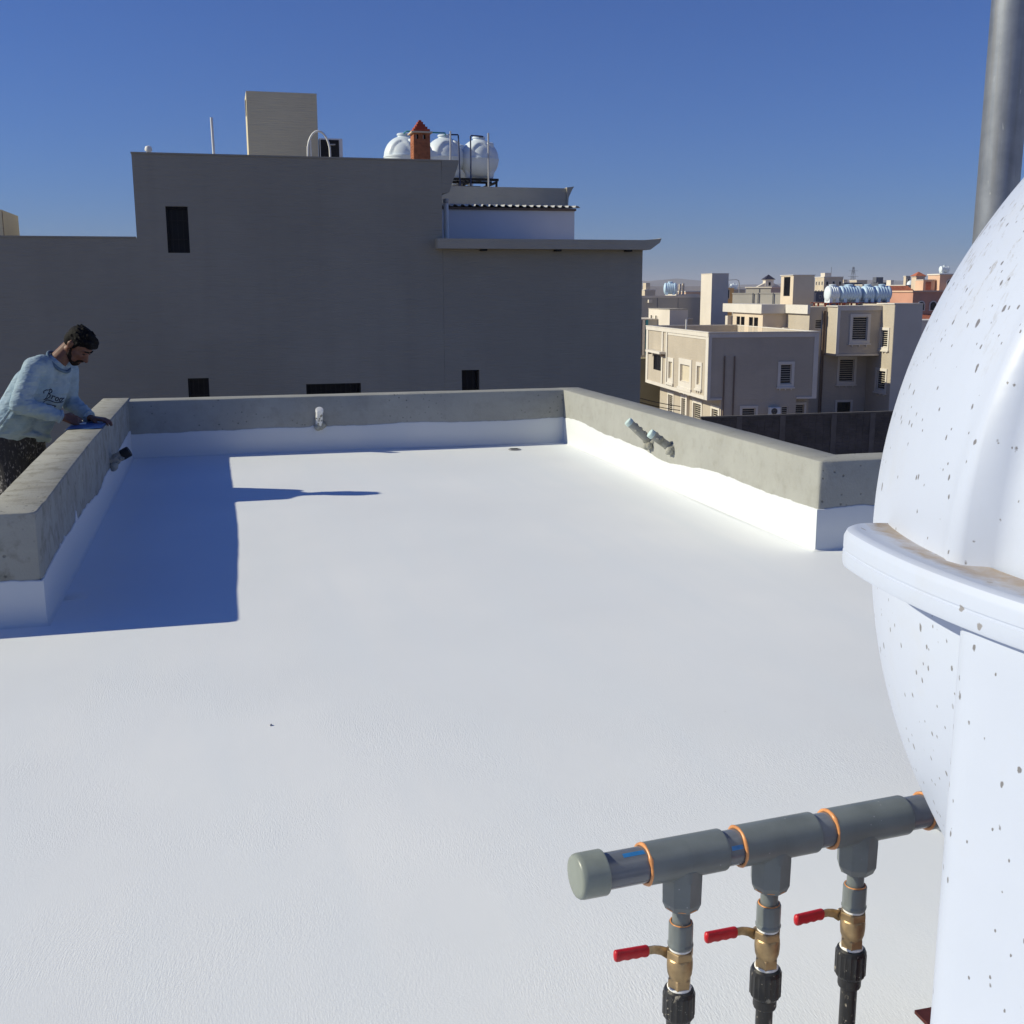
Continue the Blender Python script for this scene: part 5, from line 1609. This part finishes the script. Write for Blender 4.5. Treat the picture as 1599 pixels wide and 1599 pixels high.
# street lamp between them
t = thing('street_lamp', 'far double bend street lamp left of the cupola against the hazy sky', 'street lamp', (79.6, 165.0, GZ))
MB().path([(79.6, 165, GZ), (79.55, 165, 2.4), (79.4, 165, 2.95), (79.0, 165, 3.1), (77.2, 165, 3.0)], 0.07, 8, 0.045).build('pole', M['grey_metal'], t, smooth=60)
MB().box(76.5, 77.2, 164.85, 165.15, 2.86, 3.02).build('lamp_head', M['grey_metal'], t)

# skyline right of the beige stair tower
def wgrid(u0, u1, nu, z0, z1, nz, w, h):
    return [(u0 + (u1 - u0) * i / max(1, nu - 1) - w / 2, u0 + (u1 - u0) * i / max(1, nu - 1) + w / 2, z0 + (z1 - z0) * j / max(1, nz - 1), z0 + (z1 - z0) * j / max(1, nz - 1) + h) for i in range(nu) for j in range(nz)]
t, F, S = fbuild('apartment_block', 'far beige apartment block with a lit left side, right above the white barrel tank', (173.47, 303.42), 5.9, 6.5, 5.15, 'tan_wall', cap='trim', wins=wgrid(1, 5, 3, -2, 3, 3, .7, 1.0), swins=wgrid(1.2, 5.4, 3, -2, 3, 3, .7, 1.0))
MB().fbox(F, 0.6, 2.6, 1.0, 4.0, 5.41, 6.5).build('stair_head', M['pale_white'], t)
MB().cone(F.P(3, 2, 5.41), F.P(3, 2, 8.2), .07, .05, 6).build('mast', M['dark_build'], t)
fbuild('dark_house', 'low dark blue-grey far house between the beige stair tower and the white barrel tank', (92.9, 165.4), 3.4, 6, 1.2, 'dark_build', cap='dark_build', capo=0.05, caph=0.08, wins=[(0.9, 1.15, 0.2, 0.6), (1.6, 1.9, 0.2, 0.6)])
t, F, S = fbuild('apartment_block', 'far grey-brown apartment block with several roof masts above the barrel tanks', (206.2, 347.4), 6.6, 6, 3.9, 'dark_build', cap='trim', capo=.05, caph=.15, wins=wgrid(1, 5.6, 4, -1.5, 2, 2, .6, 1.0))
MB().fbox(F, 0.3, 1.6, 1, 3, 4.06, 5.0).build('stair_head', M['tan_wall'], t)
t, F, S = fbuild('apartment_block', 'far dark stepped apartment block to the right of the lattice pylon', (243.4, 385.6), 5.2, 6, 4.3, 'dark_build', cap=None, wins=wgrid(1, 4.4, 3, -1.5, 2, 2, .6, 1.0))
MB().fbox(F, -0.4, 2.4, 1, 4, 4.302, 6.3).build('upper_storey', M['dark_build'], t)
t, F, S = fbuild('apartment_block', 'far tan apartment block directly left of the dark stepped one', (233.2, 384.0), 4.2, 6, 5.0, 'tan_wall', cap='trim', wins=wgrid(.8, 3.6, 3, -1.5, 2.5, 2, .6, 1.0))
# lattice pylon
t = thing('pylon', 'faint far lattice power pylon standing against the hazy sky', 'pylon', (395, 655, GZ))
mb = MB(); B = Vector((395, 655, GZ))
lv = [(0, 3.0), (9, 2.1), (15, 1.3), (20, 0.9), (25.5, 0.35)]
for k in range(len(lv) - 1):
    (z0, w0), (z1, w1) = lv[k], lv[k + 1]
    c0 = [B + Vector((sx * w0, sy * w0, z0)) for sx, sy in ((-1, -1), (1, -1), (1, 1), (-1, 1))]
    c1 = [B + Vector((sx * w1, sy * w1, z1)) for sx, sy in ((-1, -1), (1, -1), (1, 1), (-1, 1))]
    for j in range(4):
        mb.cone(c0[j], c1[j], .09, .09, 4); mb.cone(c0[j], c1[(j + 1) % 4], .05, .05, 4); mb.cone(c0[(j + 1) % 4], c1[j], .05, .05, 4)
mb.build('lattice', M['dark_build'], t)
for z, w_ in ((16, 4.2), (19.5, 3.8), (23, 3.2)):
    MB().cone(B + Vector((-w_, 0, z)), B + Vector((w_, 0, z)), .08, .08, 6).build('cross_arm', M['dark_build'], t)

# terracotta and salmon houses at the right
t, F, S = fbuild('terracotta_house', 'far house with an orange tiled pitched roof left of the salmon house', (87.0, 135.6), 5.0, 7, 0.2, 'salmon', cap=None, wins=[(0.6, 1.2, -2.2, -0.9), (2.2, 2.8, -2.2, -0.9)])
P = F.P; mb = MB(); mb.add([P(-.3, -.3, .202), P(5.2, -.3, .202), P(5.2, 7.3, .202), P(-.3, 7.3, .202), P(1.0, 2.5, 1.95), P(4.2, 2.5, 1.95)], [(3, 2, 1, 0), (0, 1, 5, 4), (1, 2, 5), (2, 3, 4, 5), (3, 0, 4)])
mb.build('hip_roof', M['terracotta'], t)
MB().fbox(F, 1.6, 4.9, -1.0, -0.32, -1.6, 1.15).build('dormer_wall', M['terracotta'], t)
t, F, S = fbuild('salmon_house', 'salmon pink far house with white framed arched windows, at the edge of the big tank', (84.29, 125.61), 7.5, 9, 1.12, 'salmon', cap='salmon_light', capo=0.15, caph=0.2, cat='house')
def arch_win(t, F, uc, z0, w, h, mat='trim'):
    mb = MB(); n = 10
    out = [(uc - w / 2 - .14, z0)] + [(uc - (w / 2 + .14) * math.cos(PI * k / n), z0 + h + (w / 2 + .14) * math.sin(PI * k / n)) for k in range(n + 1)] + [(uc + w / 2 + .14, z0)]
    inn = [(uc - w / 2, z0 + .1)] + [(uc - w / 2 * math.cos(PI * k / n), z0 + h + w / 2 * math.sin(PI * k / n)) for k in range(n + 1)] + [(uc + w / 2, z0 + .1)]
    mb.prism(out, lambda p: F.P(p[0], -.10, p[1]), lambda p: F.P(p[0], -.002, p[1]))
    w_ = mb.build('arched_window', M[mat], t, recalc=True)
    mb = MB(); mb.prism(inn, lambda p: F.P(p[0], -.13, p[1]), lambda p: F.P(p[0], -.102, p[1]))
    mb.build('pane', M['dark_glass'], w_, recalc=True)
arch_win(t, F, 1.15, -1.2, 0.75, 0.75); arch_win(t, F, 2.75, -1.2, 0.75, 0.75); arch_win(t, F, 4.4, -1.2, 0.75, 0.75)
P = F.P; mb = MB(); mb.add([P(0.9, -1.9, -2.75), P(5.5, -1.9, -2.75), P(5.5, -.002, -1.55), P(0.9, -.002, -1.55), P(0.9, -1.9, -2.9), P(5.5, -1.9, -2.9), P(5.5, -.002, -2.9), P(0.9, -.002, -2.9)],
   [(0, 1, 2, 3), (7, 6, 5, 4), (0, 4, 5, 1), (1, 5, 6, 2), (2, 6, 7, 3), (3, 7, 4, 0)])
mb.build('porch_roof', M['terracotta'], t)
MB().fbox(F, 1.0, 5.4, -1.7, -.003, GZ, -2.905).build('porch', M['salmon_light'], t)
t2, F2, S2 = fbuild('salmon_tower', 'square salmon tower with an arched opening and a small tank on top', (88.91, 126.96), 2.9, 3.0, 3.25, 'salmon_light', zb=1.33, cap='trim', capo=0.1, caph=0.16, cat='tower')
arch_win(t2, F2, 1.35, 1.55, 0.7, 0.7)
barrel((90.4, 128.3, 3.98), 1.1, 0.42, M['tank_far'], 'small white tank on top of the square salmon tower', R(-6), None)
t2, F2, S2 = fbuild('salmon_step', 'stepped light salmon block with an orange recess left of the square salmon tower', (87.2, 127.9), 1.6, 2, 2.6, 'salmon_light', zb=1.33, cap='trim', capo=.06, caph=.1)
MB().fbox(F2, 0.35, 1.05, -0.05, -.002, 1.4, 2.4).build('recess_panel', M['terracotta'], t2)
t2, F2, S2 = fbuild('cupola', 'square cream cupola with a red pyramid roof behind the salmon house', (92.0, 136.6), 1.25, 1.3, 3.15, 'cream', cap='trim', capo=.1, caph=.1, cat='cupola')
P = F2.P; mb = MB(); mb.add([P(-.2, -.2, 3.26), P(1.45, -.2, 3.26), P(1.45, 1.5, 3.26), P(-.2, 1.5, 3.26), P(.62, .65, 3.85)], [(3, 2, 1, 0), (0, 1, 4), (1, 2, 4), (2, 3, 4), (3, 0, 4)])
mb.build('pyramid_roof', M['terracotta'], t2)
t2, F2, S2 = fbuild('cream_house', 'cream far house with a white dome, left of the red roofed cupola', (92.3, 139.4), 1.9, 5, 2.0, 'cream', cap='trim', capo=.06, caph=.1, wins=[(0.5, 0.8, 0.9, 1.5)])
MB().ball(F2.P(1.2, 1.0, 2.1), 0.5, 0.5, 0.62, n=20, k=12).build('dome', M['tank_far'], t2, smooth=180)
t2, F2, S2 = fbuild('slim_tower', 'slim cream far tower with a dark opening, left of the cream house with the dome', (101.4, 153.2), 0.75, 0.75, 3.4, 'cream', cap='trim', capo=.06, caph=.12, cat='tower', wins=[(0.25, 0.5, 2.4, 3.0)])
fbuild('low_white_house', 'low white far house under the porch of the salmon house', (72.6, 107.0), 6, 5, -1.95, 'pale_white', cap='trim', capo=.08, caph=.15)

# a few low houses further out on the plain
FARH = [(1, 'whitish far house with a small roof room, right of the row of barrel tanks', (174.9, 271.0), 2.2, 5, 2.45, 'pale_white'),
        (0, 'low tan far house in front of the slim cream tower', (165.1, 252.4), 2.6, 5, 2.1, 'tan_wall'),
        (0, 'low grey far house directly under the lattice pylon, above the barrel tanks', (184.3, 300.2), 2.6, 5, 2.9, 'grey_wall'),
        (1, 'low tan far house left of the single blue tank', (88.8, 229.8), 2.3, 5, 1.5, 'tan_wall'),
        (0, 'low brownish far house between the single blue tank and the tall pale tower', (87.1, 203.8), 3.6, 5, 1.15, 'salmon_light')]
def wcol(w, zt): return wgrid(w * .25, w * .75, 2, zt - 2.6, zt - 2.6, 1, .8, 1.1)
for nm, lab, P_, w, d, zt, mat in FARH:
    t2, F2, S2 = fbuild('far_house', lab, P_, w, d, zt, mat, cap='trim', capo=.1, caph=.2, wins=wcol(w, zt), group='low houses far out on the plain')
    if nm: MB().fbox(F2, w * .2, w * .6, 1.0, 3.5, zt + .202, zt + 1.6).build('stair_head', M[mat], t2)
# two cables in front of the beige house
t = thing('cable', 'pair of dark cables in front of the lit ground floor windows of the beige house', 'cable', (24, 60, -5.2))
MB().path([(22.3 + 3.2 * k / 10, 60, -4.42 - 0.75 * k / 10 - 0.06 * math.sin(PI * k / 10)) for k in range(11)], 0.022, 6).build('strand', M['black_metal'], t)
MB().path([(22.3 + 3.2 * k / 10, 60, -4.62 - 0.78 * k / 10 - 0.08 * math.sin(PI * k / 10)) for k in range(11)], 0.022, 6).build('strand', M['black_metal'], t)

# ------------------------------------------------------------------ man leaning over the left parapet
FEET = -0.52
man_ = thing('person', 'bearded man in a washed blue sweatshirt and paint smeared trousers bending over the left parapet', 'person', (-1.36, 8.08, FEET))
V = Vector
pel = V((-1.37, 8.10, 0.38)); waist = V((-1.30, 8.06, 0.53)); chest = V((-1.175, 8.02, 0.745)); upc = V((-1.10, 8.005, 0.865)); nb = V((-1.045, 8.00, 0.925))
lat = V((0.19, 0.25, -0.06)).normalized()
shN = V((-1.185, 7.885, 0.885)); shF = V((-1.005, 8.13, 0.845))
elN = V((-1.275, 7.79, 0.655)); wrN = V((-1.035, 7.85, 0.562))
elF = V((-1.035, 8.24, 0.635)); wrF = V((-0.885, 8.04, 0.535))
fw = V((0.62, -0.30, -0.73)).normalized()
up_ = (ZV - fw * ZV.dot(fw)).normalized()
lf = up_.cross(fw).normalized()            # towards the man's left
hc = V((-0.908, 7.985, 1.020))
def hpnt(f, u, l=0.0): return hc + fw * f + up_ * u + lf * l
qh = Matrix((fw, lf, up_)).transposed().to_quaternion()

b = MB()
# trunk
for o in (-0.065, 0.065):
    b.capsule(pel + lat * o * .8, waist + lat * o * .8, 0.100, 0.090)
    b.capsule(waist + lat * o * .8, chest + lat * o * .8, 0.090, 0.098)
    b.capsule(chest + lat * o * .8, upc + lat * o * .8, 0.098, 0.070)
b.capsule(shN, shF, 0.052, 0.052)
b.capsule(upc, nb, 0.068, 0.060)
# neck and head
b.capsule(nb, hpnt(-0.035, -0.045), 0.060, 0.053)
b.ball(hpnt(-0.012, 0.030), 0.094, 0.074, 0.090, qh, 24, 16)          # skull
b.ball(hpnt(0.030, -0.020), 0.060, 0.060, 0.075, qh, 20, 14)          # face
b.capsule(hpnt(0.035, -0.075, -0.022), hpnt(0.048, -0.098), 0.034, 0.024)
b.capsule(hpnt(0.035, -0.075, 0.022), hpnt(0.048, -0.098), 0.034, 0.024)
for s_ in (-1, 1):
    b.capsule(hpnt(-0.02, -0.045, s_ * 0.052), hpnt(0.04, -0.088, s_ * 0.025), 0.022, 0.022)   # jaw
    b.ball(hpnt(0.055, -0.022, s_ * 0.040), 0.022, 0.020, 0.018, qh)                            # cheekbone
    b.capsule(hpnt(0.076, 0.016, s_ * 0.014), hpnt(0.066, 0.016, s_ * 0.044), 0.011, 0.010)     # brow
    ear = hpnt(-0.018, -0.012, s_ * 0.074)
    b.ball(ear, 0.018, 0.008, 0.032, qh)
    b.ball(ear + fw * -0.008 + up_ * 0.010 + lf * s_ * 0.006, 0.016, 0.006, 0.022, qh)
b.capsule(hpnt(0.082, 0.002), hpnt(0.104, -0.040), 0.009, 0.0145)     # nose
for s_ in (-1, 1): b.ball(hpnt(0.094, -0.044, s_ * 0.011), 0.010, 0.009, 0.008, qh)
b.capsule(hpnt(0.082, -0.068, -0.016), hpnt(0.082, -0.068, 0.016), 0.0085, 0.0085)
b.capsule(hpnt(0.079, -0.080, -0.014), hpnt(0.079, -0.080, 0.014), 0.0085, 0.0085)
# arms
for sh, el, wr in ((shN, elN, wrN), (shF, elF, wrF)):
    b.capsule(sh, el, 0.048, 0.040); b.capsule(el, wr.lerp(el, 0.35), 0.040, 0.036); b.capsule(wr.lerp(el, 0.35), wr, 0.038, 0.027)
# legs
hipN = pel - lat * 0.09 + V((0, 0, -0.03)); hipF = pel + lat * 0.09 + V((0, 0, -0.03))
knN = V((-1.36, 7.98, -0.07)); knF = V((-1.22, 8.18, -0.06))
anN = V((-1.40, 8.00, -0.44)); anF = V((-1.26, 8.22, -0.44))
for hp_, kn, an in ((hipN, knN, anN), (hipF, knF, anF)):
    b.capsule(hp_, kn, 0.092, 0.058); b.capsule(kn, kn.lerp(an, 0.35), 0.056, 0.056); b.capsule(kn.lerp(an, 0.35), an, 0.055, 0.038)
    b.capsule(an + V((-0.03, 0.01, -0.035)), an + V((0.16, -0.06, -0.05)), 0.036, 0.028)
# hands: palm, four unequal bent fingers, thumb from the side of the palm
def hand(wr, fdir, nrm, side, curl, scale=1.0, thumb=None):
    """fdir: along the palm, nrm: back of the hand, side: towards the thumb"""
    fdir = fdir.normalized(); nrm = (nrm - fdir * nrm.dot(fdir)).normalized(); side = (side - fdir * side.dot(fdir) - nrm * side.dot(nrm)).normalized()
    for k in (-1.0, -0.35, 0.35, 1.0):
        b.capsule(wr + side * (k * 0.016), wr + fdir * 0.088 * scale + side * (k * 0.030), 0.0135, 0.0125)
    for k, ln, cu in ((0.030, 0.070, curl), (0.010, 0.079, curl * 0.95), (-0.011, 0.073, curl), (-0.031, 0.058, curl * 1.1)):
        p = wr + fdir * 0.088 * scale + side * k * scale; d = fdir + side * k * 2.2; d.normalize(); a = 0
        for seg, r0, r1, cf in ((0.46, 0.0094, 0.0086, 0.35), (0.31, 0.0086, 0.0078, 1.0), (0.23, 0.0078, 0.0068, 0.75)):
            a += cu * cf
            dd = (d * math.cos(a) - nrm * math.sin(a)).normalized()
            q = p + dd * ln * seg * scale
            b.capsule(p, q, r0, r1, 10, 4); p = q
    t0_ = wr + fdir * 0.020 + side * 0.022
    t1_ = t0_ + (side * 0.75 + fdir * 0.75 - nrm * 0.25).normalized() * 0.040
    t2_ = t1_ + (side * 0.25 + fdir * 0.95 - nrm * 0.45).normalized() * 0.032
    t3_ = t2_ + (fdir - nrm * 0.55).normalized() * 0.024
    b.capsule(t0_, t1_, 0.0145, 0.0115, 10, 4); b.capsule(t1_, t2_, 0.0108, 0.0095, 10, 4); b.capsule(t2_, t3_, 0.0095, 0.0075, 10, 4)
# far (left) hand lies flat on the wall top with its fingertips over the inner edge
hand(wrF + V((0.012, -0.012, -0.002)), V((0.085, -0.040, -0.012)), V((0.05, 0.0, 1)), V((-0.3, -1, 0)), 0.42)
# near (right) hand grips a small scraper against the sheet
hand(wrN + V((0.014, 0.004, -0.004)), V((0.085, 0.045, -0.035)), V((0.15, -0.75, 0.65)), V((0.2, 0.5, 0.8)), 0.75)
body = blob('body', b, M['skin'], man_, voxel=0.0055, smooth=3)

# hair: cap over the crown with a fringe, sideburns; beard and brows
b = MB()
b.ball(hpnt(-0.018, 0.042), 0.096, 0.078, 0.086, qh, 26, 16)
b.ball(hpnt(-0.050, 0.010), 0.062, 0.074, 0.075, qh, 20, 12)
b.capsule(hpnt(0.055, 0.078, -0.040), hpnt(0.055, 0.078, 0.040), 0.026, 0.026)
b.capsule(hpnt(0.072, 0.066, -0.030), hpnt(0.072, 0.066, 0.030), 0.022, 0.022)
b.capsule(hpnt(0.020, 0.100, -0.02), hpnt(0.050, 0.092, 0.02), 0.032, 0.028)
for s_ in (-1, 1):
    b.capsule(hpnt(0.012, 0.040, s_ * 0.066), hpnt(0.006, -0.010, s_ * 0.068), 0.014, 0.008)
for k in range(30):                                            # short tufts break the outline
    rr = random.Random(k)
    th = rr.uniform(0.1, 1.75); ph = rr.uniform(0, 2 * PI)
    d = V((math.sin(th) * math.cos(ph), math.sin(th) * math.sin(ph), math.cos(th)))
    p = hpnt(-0.020 + 0.096 * d.x, 0.046 + 0.086 * d.z, 0.079 * d.y)
    if d.x > 0.55 and d.z < 0.35: continue
    b.capsule(p, p + (qh @ d) * rr.uniform(-0.002, 0.004) + fw * 0.014, 0.007, 0.004, 8, 3)
blob('hair', b, M['hair'], man_, voxel=0.0045, smooth=1)
b = MB()
for s_ in (-1, 1):
    b.capsule(hpnt(-0.004, -0.030, s_ * 0.0615), hpnt(0.010, -0.070, s_ * 0.048), 0.008, 0.015)
    b.capsule(hpnt(0.010, -0.070, s_ * 0.052), hpnt(0.050, -0.102, s_ * 0.020), 0.019, 0.023)
    b.capsule(hpnt(0.090, -0.059, s_ * 0.004), hpnt(0.078, -0.066, s_ * 0.026), 0.0075, 0.0065)
    b.capsule(hpnt(0.078, -0.066, s_ * 0.026), hpnt(0.062, -0.092, s_ * 0.022), 0.0075, 0.011)
b.capsule(hpnt(0.055, -0.104, -0.014), hpnt(0.055, -0.104, 0.014), 0.024, 0.024)
b.capsule(hpnt(0.074, -0.094, -0.008), hpnt(0.074, -0.094, 0.008), 0.010, 0.010)
blob('beard', b, M['beard'], man_, voxel=0.004, smooth=2)
b = MB()
for s_ in (-1, 1):
    b.capsule(hpnt(0.0865, 0.020, s_ * 0.013), hpnt(0.0765, 0.022, s_ * 0.046), 0.0055, 0.004)
b.build('eyebrows', M['hair'], man_, smooth=180)
for s_ in (-1, 1):
    MB().ball(hpnt(0.0745, -0.004, s_ * 0.030), 0.010, 0.013, 0.006, qh, 12, 8).build('eye', M['eye'], man_, smooth=180)

# sweatshirt
b = MB()
for o in (-0.085, 0.085):
    b.capsule(pel + lat * o + V((0.015, 0, 0.085)), waist + lat * o, 0.138, 0.130)
    b.capsule(waist + lat * o, chest + lat * o * 0.9, 0.130, 0.122)
    b.capsule(chest + lat * o * 0.9, upc + lat * o * 0.8, 0.122, 0.090)
b.capsule(shN, shF, 0.070, 0.068)
b.capsule(upc, nb - (hpnt(-0.035, -0.045) - nb).normalized() * 0.045, 0.088, 0.074)
b.capsule(upc + V((-0.03, 0, 0.02)), shN + V((0.02, 0, 0.005)), 0.075, 0.070)
for sh, el, wr in ((shN, elN, wrN), (shF, elF, wrF)):
    mid = sh.lerp(el, 0.5)
    b.capsule(sh, mid, 0.070, 0.068); b.capsule(mid, el, 0.068, 0.063)
    m1 = el.lerp(wr, 0.45)
    b.capsule(el, m1, 0.062, 0.055); b.capsule(m1, wr.lerp(el, 0.08), 0.055, 0.041)
    for k, s0, s1, ro in ((0.30, sh, el, 0.069), (0.62, sh, el, 0.068), (0.85, sh, el, 0.067), (0.10, el, wr, 0.065), (0.28, el, wr, 0.062), (0.45, el, wr, 0.058), (0.60, el, wr, 0.054), (0.76, el, wr, 0.050)):
        p = s0.lerp(s1, k); d = (s1 - s0).normalized()          # folds pushed up along the sleeve
        e1 = d.cross(ZV).normalized(); e2 = d.cross(e1)
        pts = [p + (e1 * math.cos(a * PI / 6) + e2 * math.sin(a * PI / 6)) * (ro - 0.006) + d * 0.022 * math.sin(a * PI / 3 + k * 9) for a in range(13)]
        b.path(pts, 0.010, 6)
# long folds on the back and side of the trunk
for k in range(7):
    o = -0.16 + 0.045 * k
    pts = [pel + lat * o + V((0.02, -0.135 + 0.02 * k, 0.08)), waist + lat * (o * 1.0) + V((0.03, -0.13 + 0.02 * k, 0.02)), chest + lat * o * 0.9 + V((0.01, -0.12 + 0.02 * k, -0.02))]
    b.path(pts, 0.016, 6, 0.008)
hem = [pel + V((0.03, -0.005, 0.035)) + lat * (0.212 * math.cos(2 * PI * k / 40)) + lat.cross(ZV).normalized() * (0.132 * math.sin(2 * PI * k / 40)) + V((0, 0, 0.02 * math.sin(2 * PI * k / 40 - 0.6))) for k in range(41)]
b.path(hem, 0.026, 8)
shirt = blob('sweatshirt', b, M['shirt'], man_, voxel=0.009, smooth=3)
# ribbed hem, cuffs and neckband
def ring(name, c, ax, r0, r1, tube, mat, parent, rot=0, n=40):
    q = Vector(ax).to_track_quat('Z', 'Y')
    q = Quaternion(Vector(ax).normalized(), rot) @ q
    pts = [Vector(c) + q @ V((r0 * math.cos(2 * PI * k / n), r1 * math.sin(2 * PI * k / n), 0)) for k in range(n + 1)]
    return MB().path(pts, tube, 8).build(name, mat, parent, smooth=180)
ring('cuff', wrN.lerp(elN, 0.03), wrN - elN, 0.036, 0.036, 0.010, M['shirt'], shirt)
ring('cuff', wrF.lerp(elF, 0.03), wrF - elF, 0.036, 0.036, 0.010, M['shirt'], shirt)

ax_ = (hpnt(-0.035, -0.045) - nb).normalized()
ring('neckband', nb + V((0.0, -0.004, -0.012)), V((0.72, -0.30, 0.66)), 0.083, 0.086, 0.011, M['shirt_dark'], shirt)
# trousers
b = MB()
b.capsule(hipN + V((0, 0, 0.04)), hipF + V((0, 0, 0.04)), 0.125, 0.125)
b.capsule(pel + V((0, 0, 0.06)), pel + V((0, 0, -0.03)), 0.15, 0.14)
for hp_, kn, an in ((hipN, knN, anN), (hipF, knF, anF)):
    b.capsule(hp_, kn, 0.122, 0.095); b.capsule(kn, an + V((0, 0, 0.03)), 0.092, 0.080)
    for k in range(5):
        p = hp_.lerp(an, 0.2 + 0.17 * k)
        pts = [p + V((0.105 * math.cos(a * PI / 6), 0.105 * math.sin(a * PI / 6), 0.02 * math.sin(a * PI / 3 + k * 2))) for a in range(13)]
        b.path(pts, 0.011, 6)
blob('trousers', b, M['pants'], man_, voxel=0.010, smooth=3)
b = MB()
for an in (anN, anF):
    b.capsule(an + V((-0.035, 0.01, -0.043)), an + V((0.17, -0.06, -0.048)), 0.042, 0.034)
blob('shoes', b, M['sole'], man_, voxel=0.008, smooth=3)

# lettering printed across the chest, wrapped onto the cloth
sm = shirt.data
bv = BVHTree.FromPolygons([v.co + shirt.matrix_world.translation * 0 for v in sm.vertices], [p.vertices[:] for p in sm.polygons])
off = WLOC[man_.name]
cN = lat.cross(upc - waist).normalized()
if cN.x < 0: cN = -cN
cR = lat.copy(); cR = (cR - cN * cR.dot(cN)).normalized()
cU = cN.cross(cR).normalized()
if cU.z < 0: cU = -cU
def letters(strokes, org, size, r, name):
    mb = MB()
    for st_ in strokes:
        pts = []
        for i in range(len(st_) - 1):
            (x0_, y0_), (x1_, y1_) = st_[i], st_[i + 1]
            for k in range(4): pts.append((x0_ + (x1_ - x0_) * k / 4, y0_ + (y1_ - y0_) * k / 4))
        pts.append(st_[-1])
        w = []
        for x, y in pts:
            o = org + cR * x * size + cU * y * size + cN * 0.185 - off
            hit = bv.ray_cast(o, -cN)
            if hit[0] is not None: w.append(hit[0] + off + cN * 0.0015)
        if len(w) > 1: mb.path(w, r, 6)
    return mb.build(name, M['ink'], shirt, smooth=180)
def arc(cx, cy, rx, ry, a0, a1, n=8): return [(cx + rx * math.cos(R(a0 + (a1 - a0) * k / n)), cy + ry * math.sin(R(a0 + (a1 - a0) * k / n))) for k in range(n + 1)]
strokes = [[(-0.45, 0.62), (-0.5, 0.82), (-0.25, 0.98), (0.1, 0.97), (0.36, 1.0)],                       # swash into the B
           [(0.40, 1.02), (0.28, 0.5), (0.14, 0.02), (-0.1, -0.06)],
           arc(0.44, 0.78, 0.36, 0.24, 110, -100), arc(0.34, 0.27, 0.46, 0.29, 80, -130),
           [(0.95, 0.42), (1.02, 0.3), (0.98, 0.02)], arc(1.12, 0.28, 0.12, 0.12, 160, 30),
           arc(1.48, 0.2, 0.16, 0.19, 0, 360, 12), arc(1.95, 0.2, 0.16, 0.19, 0, 360, 12),
           [(2.12, 0.25), (2.35, 0.4)],
           arc(1.0, -0.55, 1.15, 0.40, 195, 85) + [(1.4, -0.18), (2.0, -0.12), (2.5, 0.0)],   # swash below
           [(0.75, -0.62), (1.25, -0.52), (1.75, -0.55)], [(1.72, -0.55), (1.5, -0.85), (1.42, -1.15)],
           [(0.3, -0.75), (0.5, -0.95), (0.85, -0.98)]]
letters(strokes, chest + cR * -0.048 + cU * -0.026, 0.068, 0.0030, 'lettering')

# ------------------------------------------------------------------ sheet and scraper on the parapet
mb = MB(); vs = []
nu, nv = 26, 12
sh_pts = []
for i in range(nu + 1):
    u = i / nu * 0.375 - 0.15                       # negative part hangs down the outer side
    for j in range(nv + 1):
        v = j / nv
        y = 7.655 + 0.42 * v + 0.012 * math.sin(i * 0.5)
        wv = 0.003 * noise.noise(Vector((u * 9, y * 9, 1)))
        xe = XL - TH
        if u < 0:
            a = min(1, -u / 0.02); x = xe - 0.008 - 0.01 * (-u) + wv; z = HP + 0.020 + u
        else:
            x = xe + u * 0.945; z = HP + 0.0195 + abs(wv)
        vs.append((x, y, z))
fs = [(i * (nv + 1) + j, (i + 1) * (nv + 1) + j, (i + 1) * (nv + 1) + j + 1, i * (nv + 1) + j + 1) for i in range(nu) for j in range(nv)]
mb.add(vs, fs)
sheet = mb.build('plastic_sheet', M['blue_sheet'], smooth=60)
sd = sheet.modifiers.new('t', 'SOLIDIFY'); sd.thickness = 0.002; sd.offset = 1
tag(sheet, 'blue sheet laid over the left parapet under the hands of the man', 'sheet')
sc = thing('scraper', 'small pale scraper held in the right hand of the man', 'scraper', (-0.945, 7.905, HP + 0.012))
q0 = V((-0.945, 7.885, 0.505))
mb = MB(); mb.box(-0.955, -0.895, 7.885, 7.945, 0.5045, 0.512)
mb.build('blade', M['white_plastic'], sc, bevel=0.002)
MB().capsule((-0.955, 7.915, 0.511), (-1.005, 7.885, 0.55), 0.008, 0.010).build('handle', M['white_plastic'], sc, smooth=180)

# ------------------------------------------------------------------ hazy air
hz = MB(); hz.box(-7100, 12100, -3100, 16100, GZ - 4.6, 150)
ho = hz.build('haze', [], recalc=True)
hm = bpy.data.materials.new('haze_air'); hm.use_nodes = True
hn = hm.node_tree.nodes; hl = hm.node_tree.links
for n in list(hn): hn.remove(n)
hout = hn.new('ShaderNodeOutputMaterial'); hv = hn.new('ShaderNodeVolumePrincipled')
hv.inputs['Color'].default_value = (0.80, 0.84, 0.95, 1)
hv.inputs['Density'].default_value = 0.00016
hv.inputs['Anisotropy'].default_value = 0.0
hl.new(hv.outputs[0], hout.inputs['Volume'])
ho.data.materials.append(hm)
tag(ho, kind='stuff')
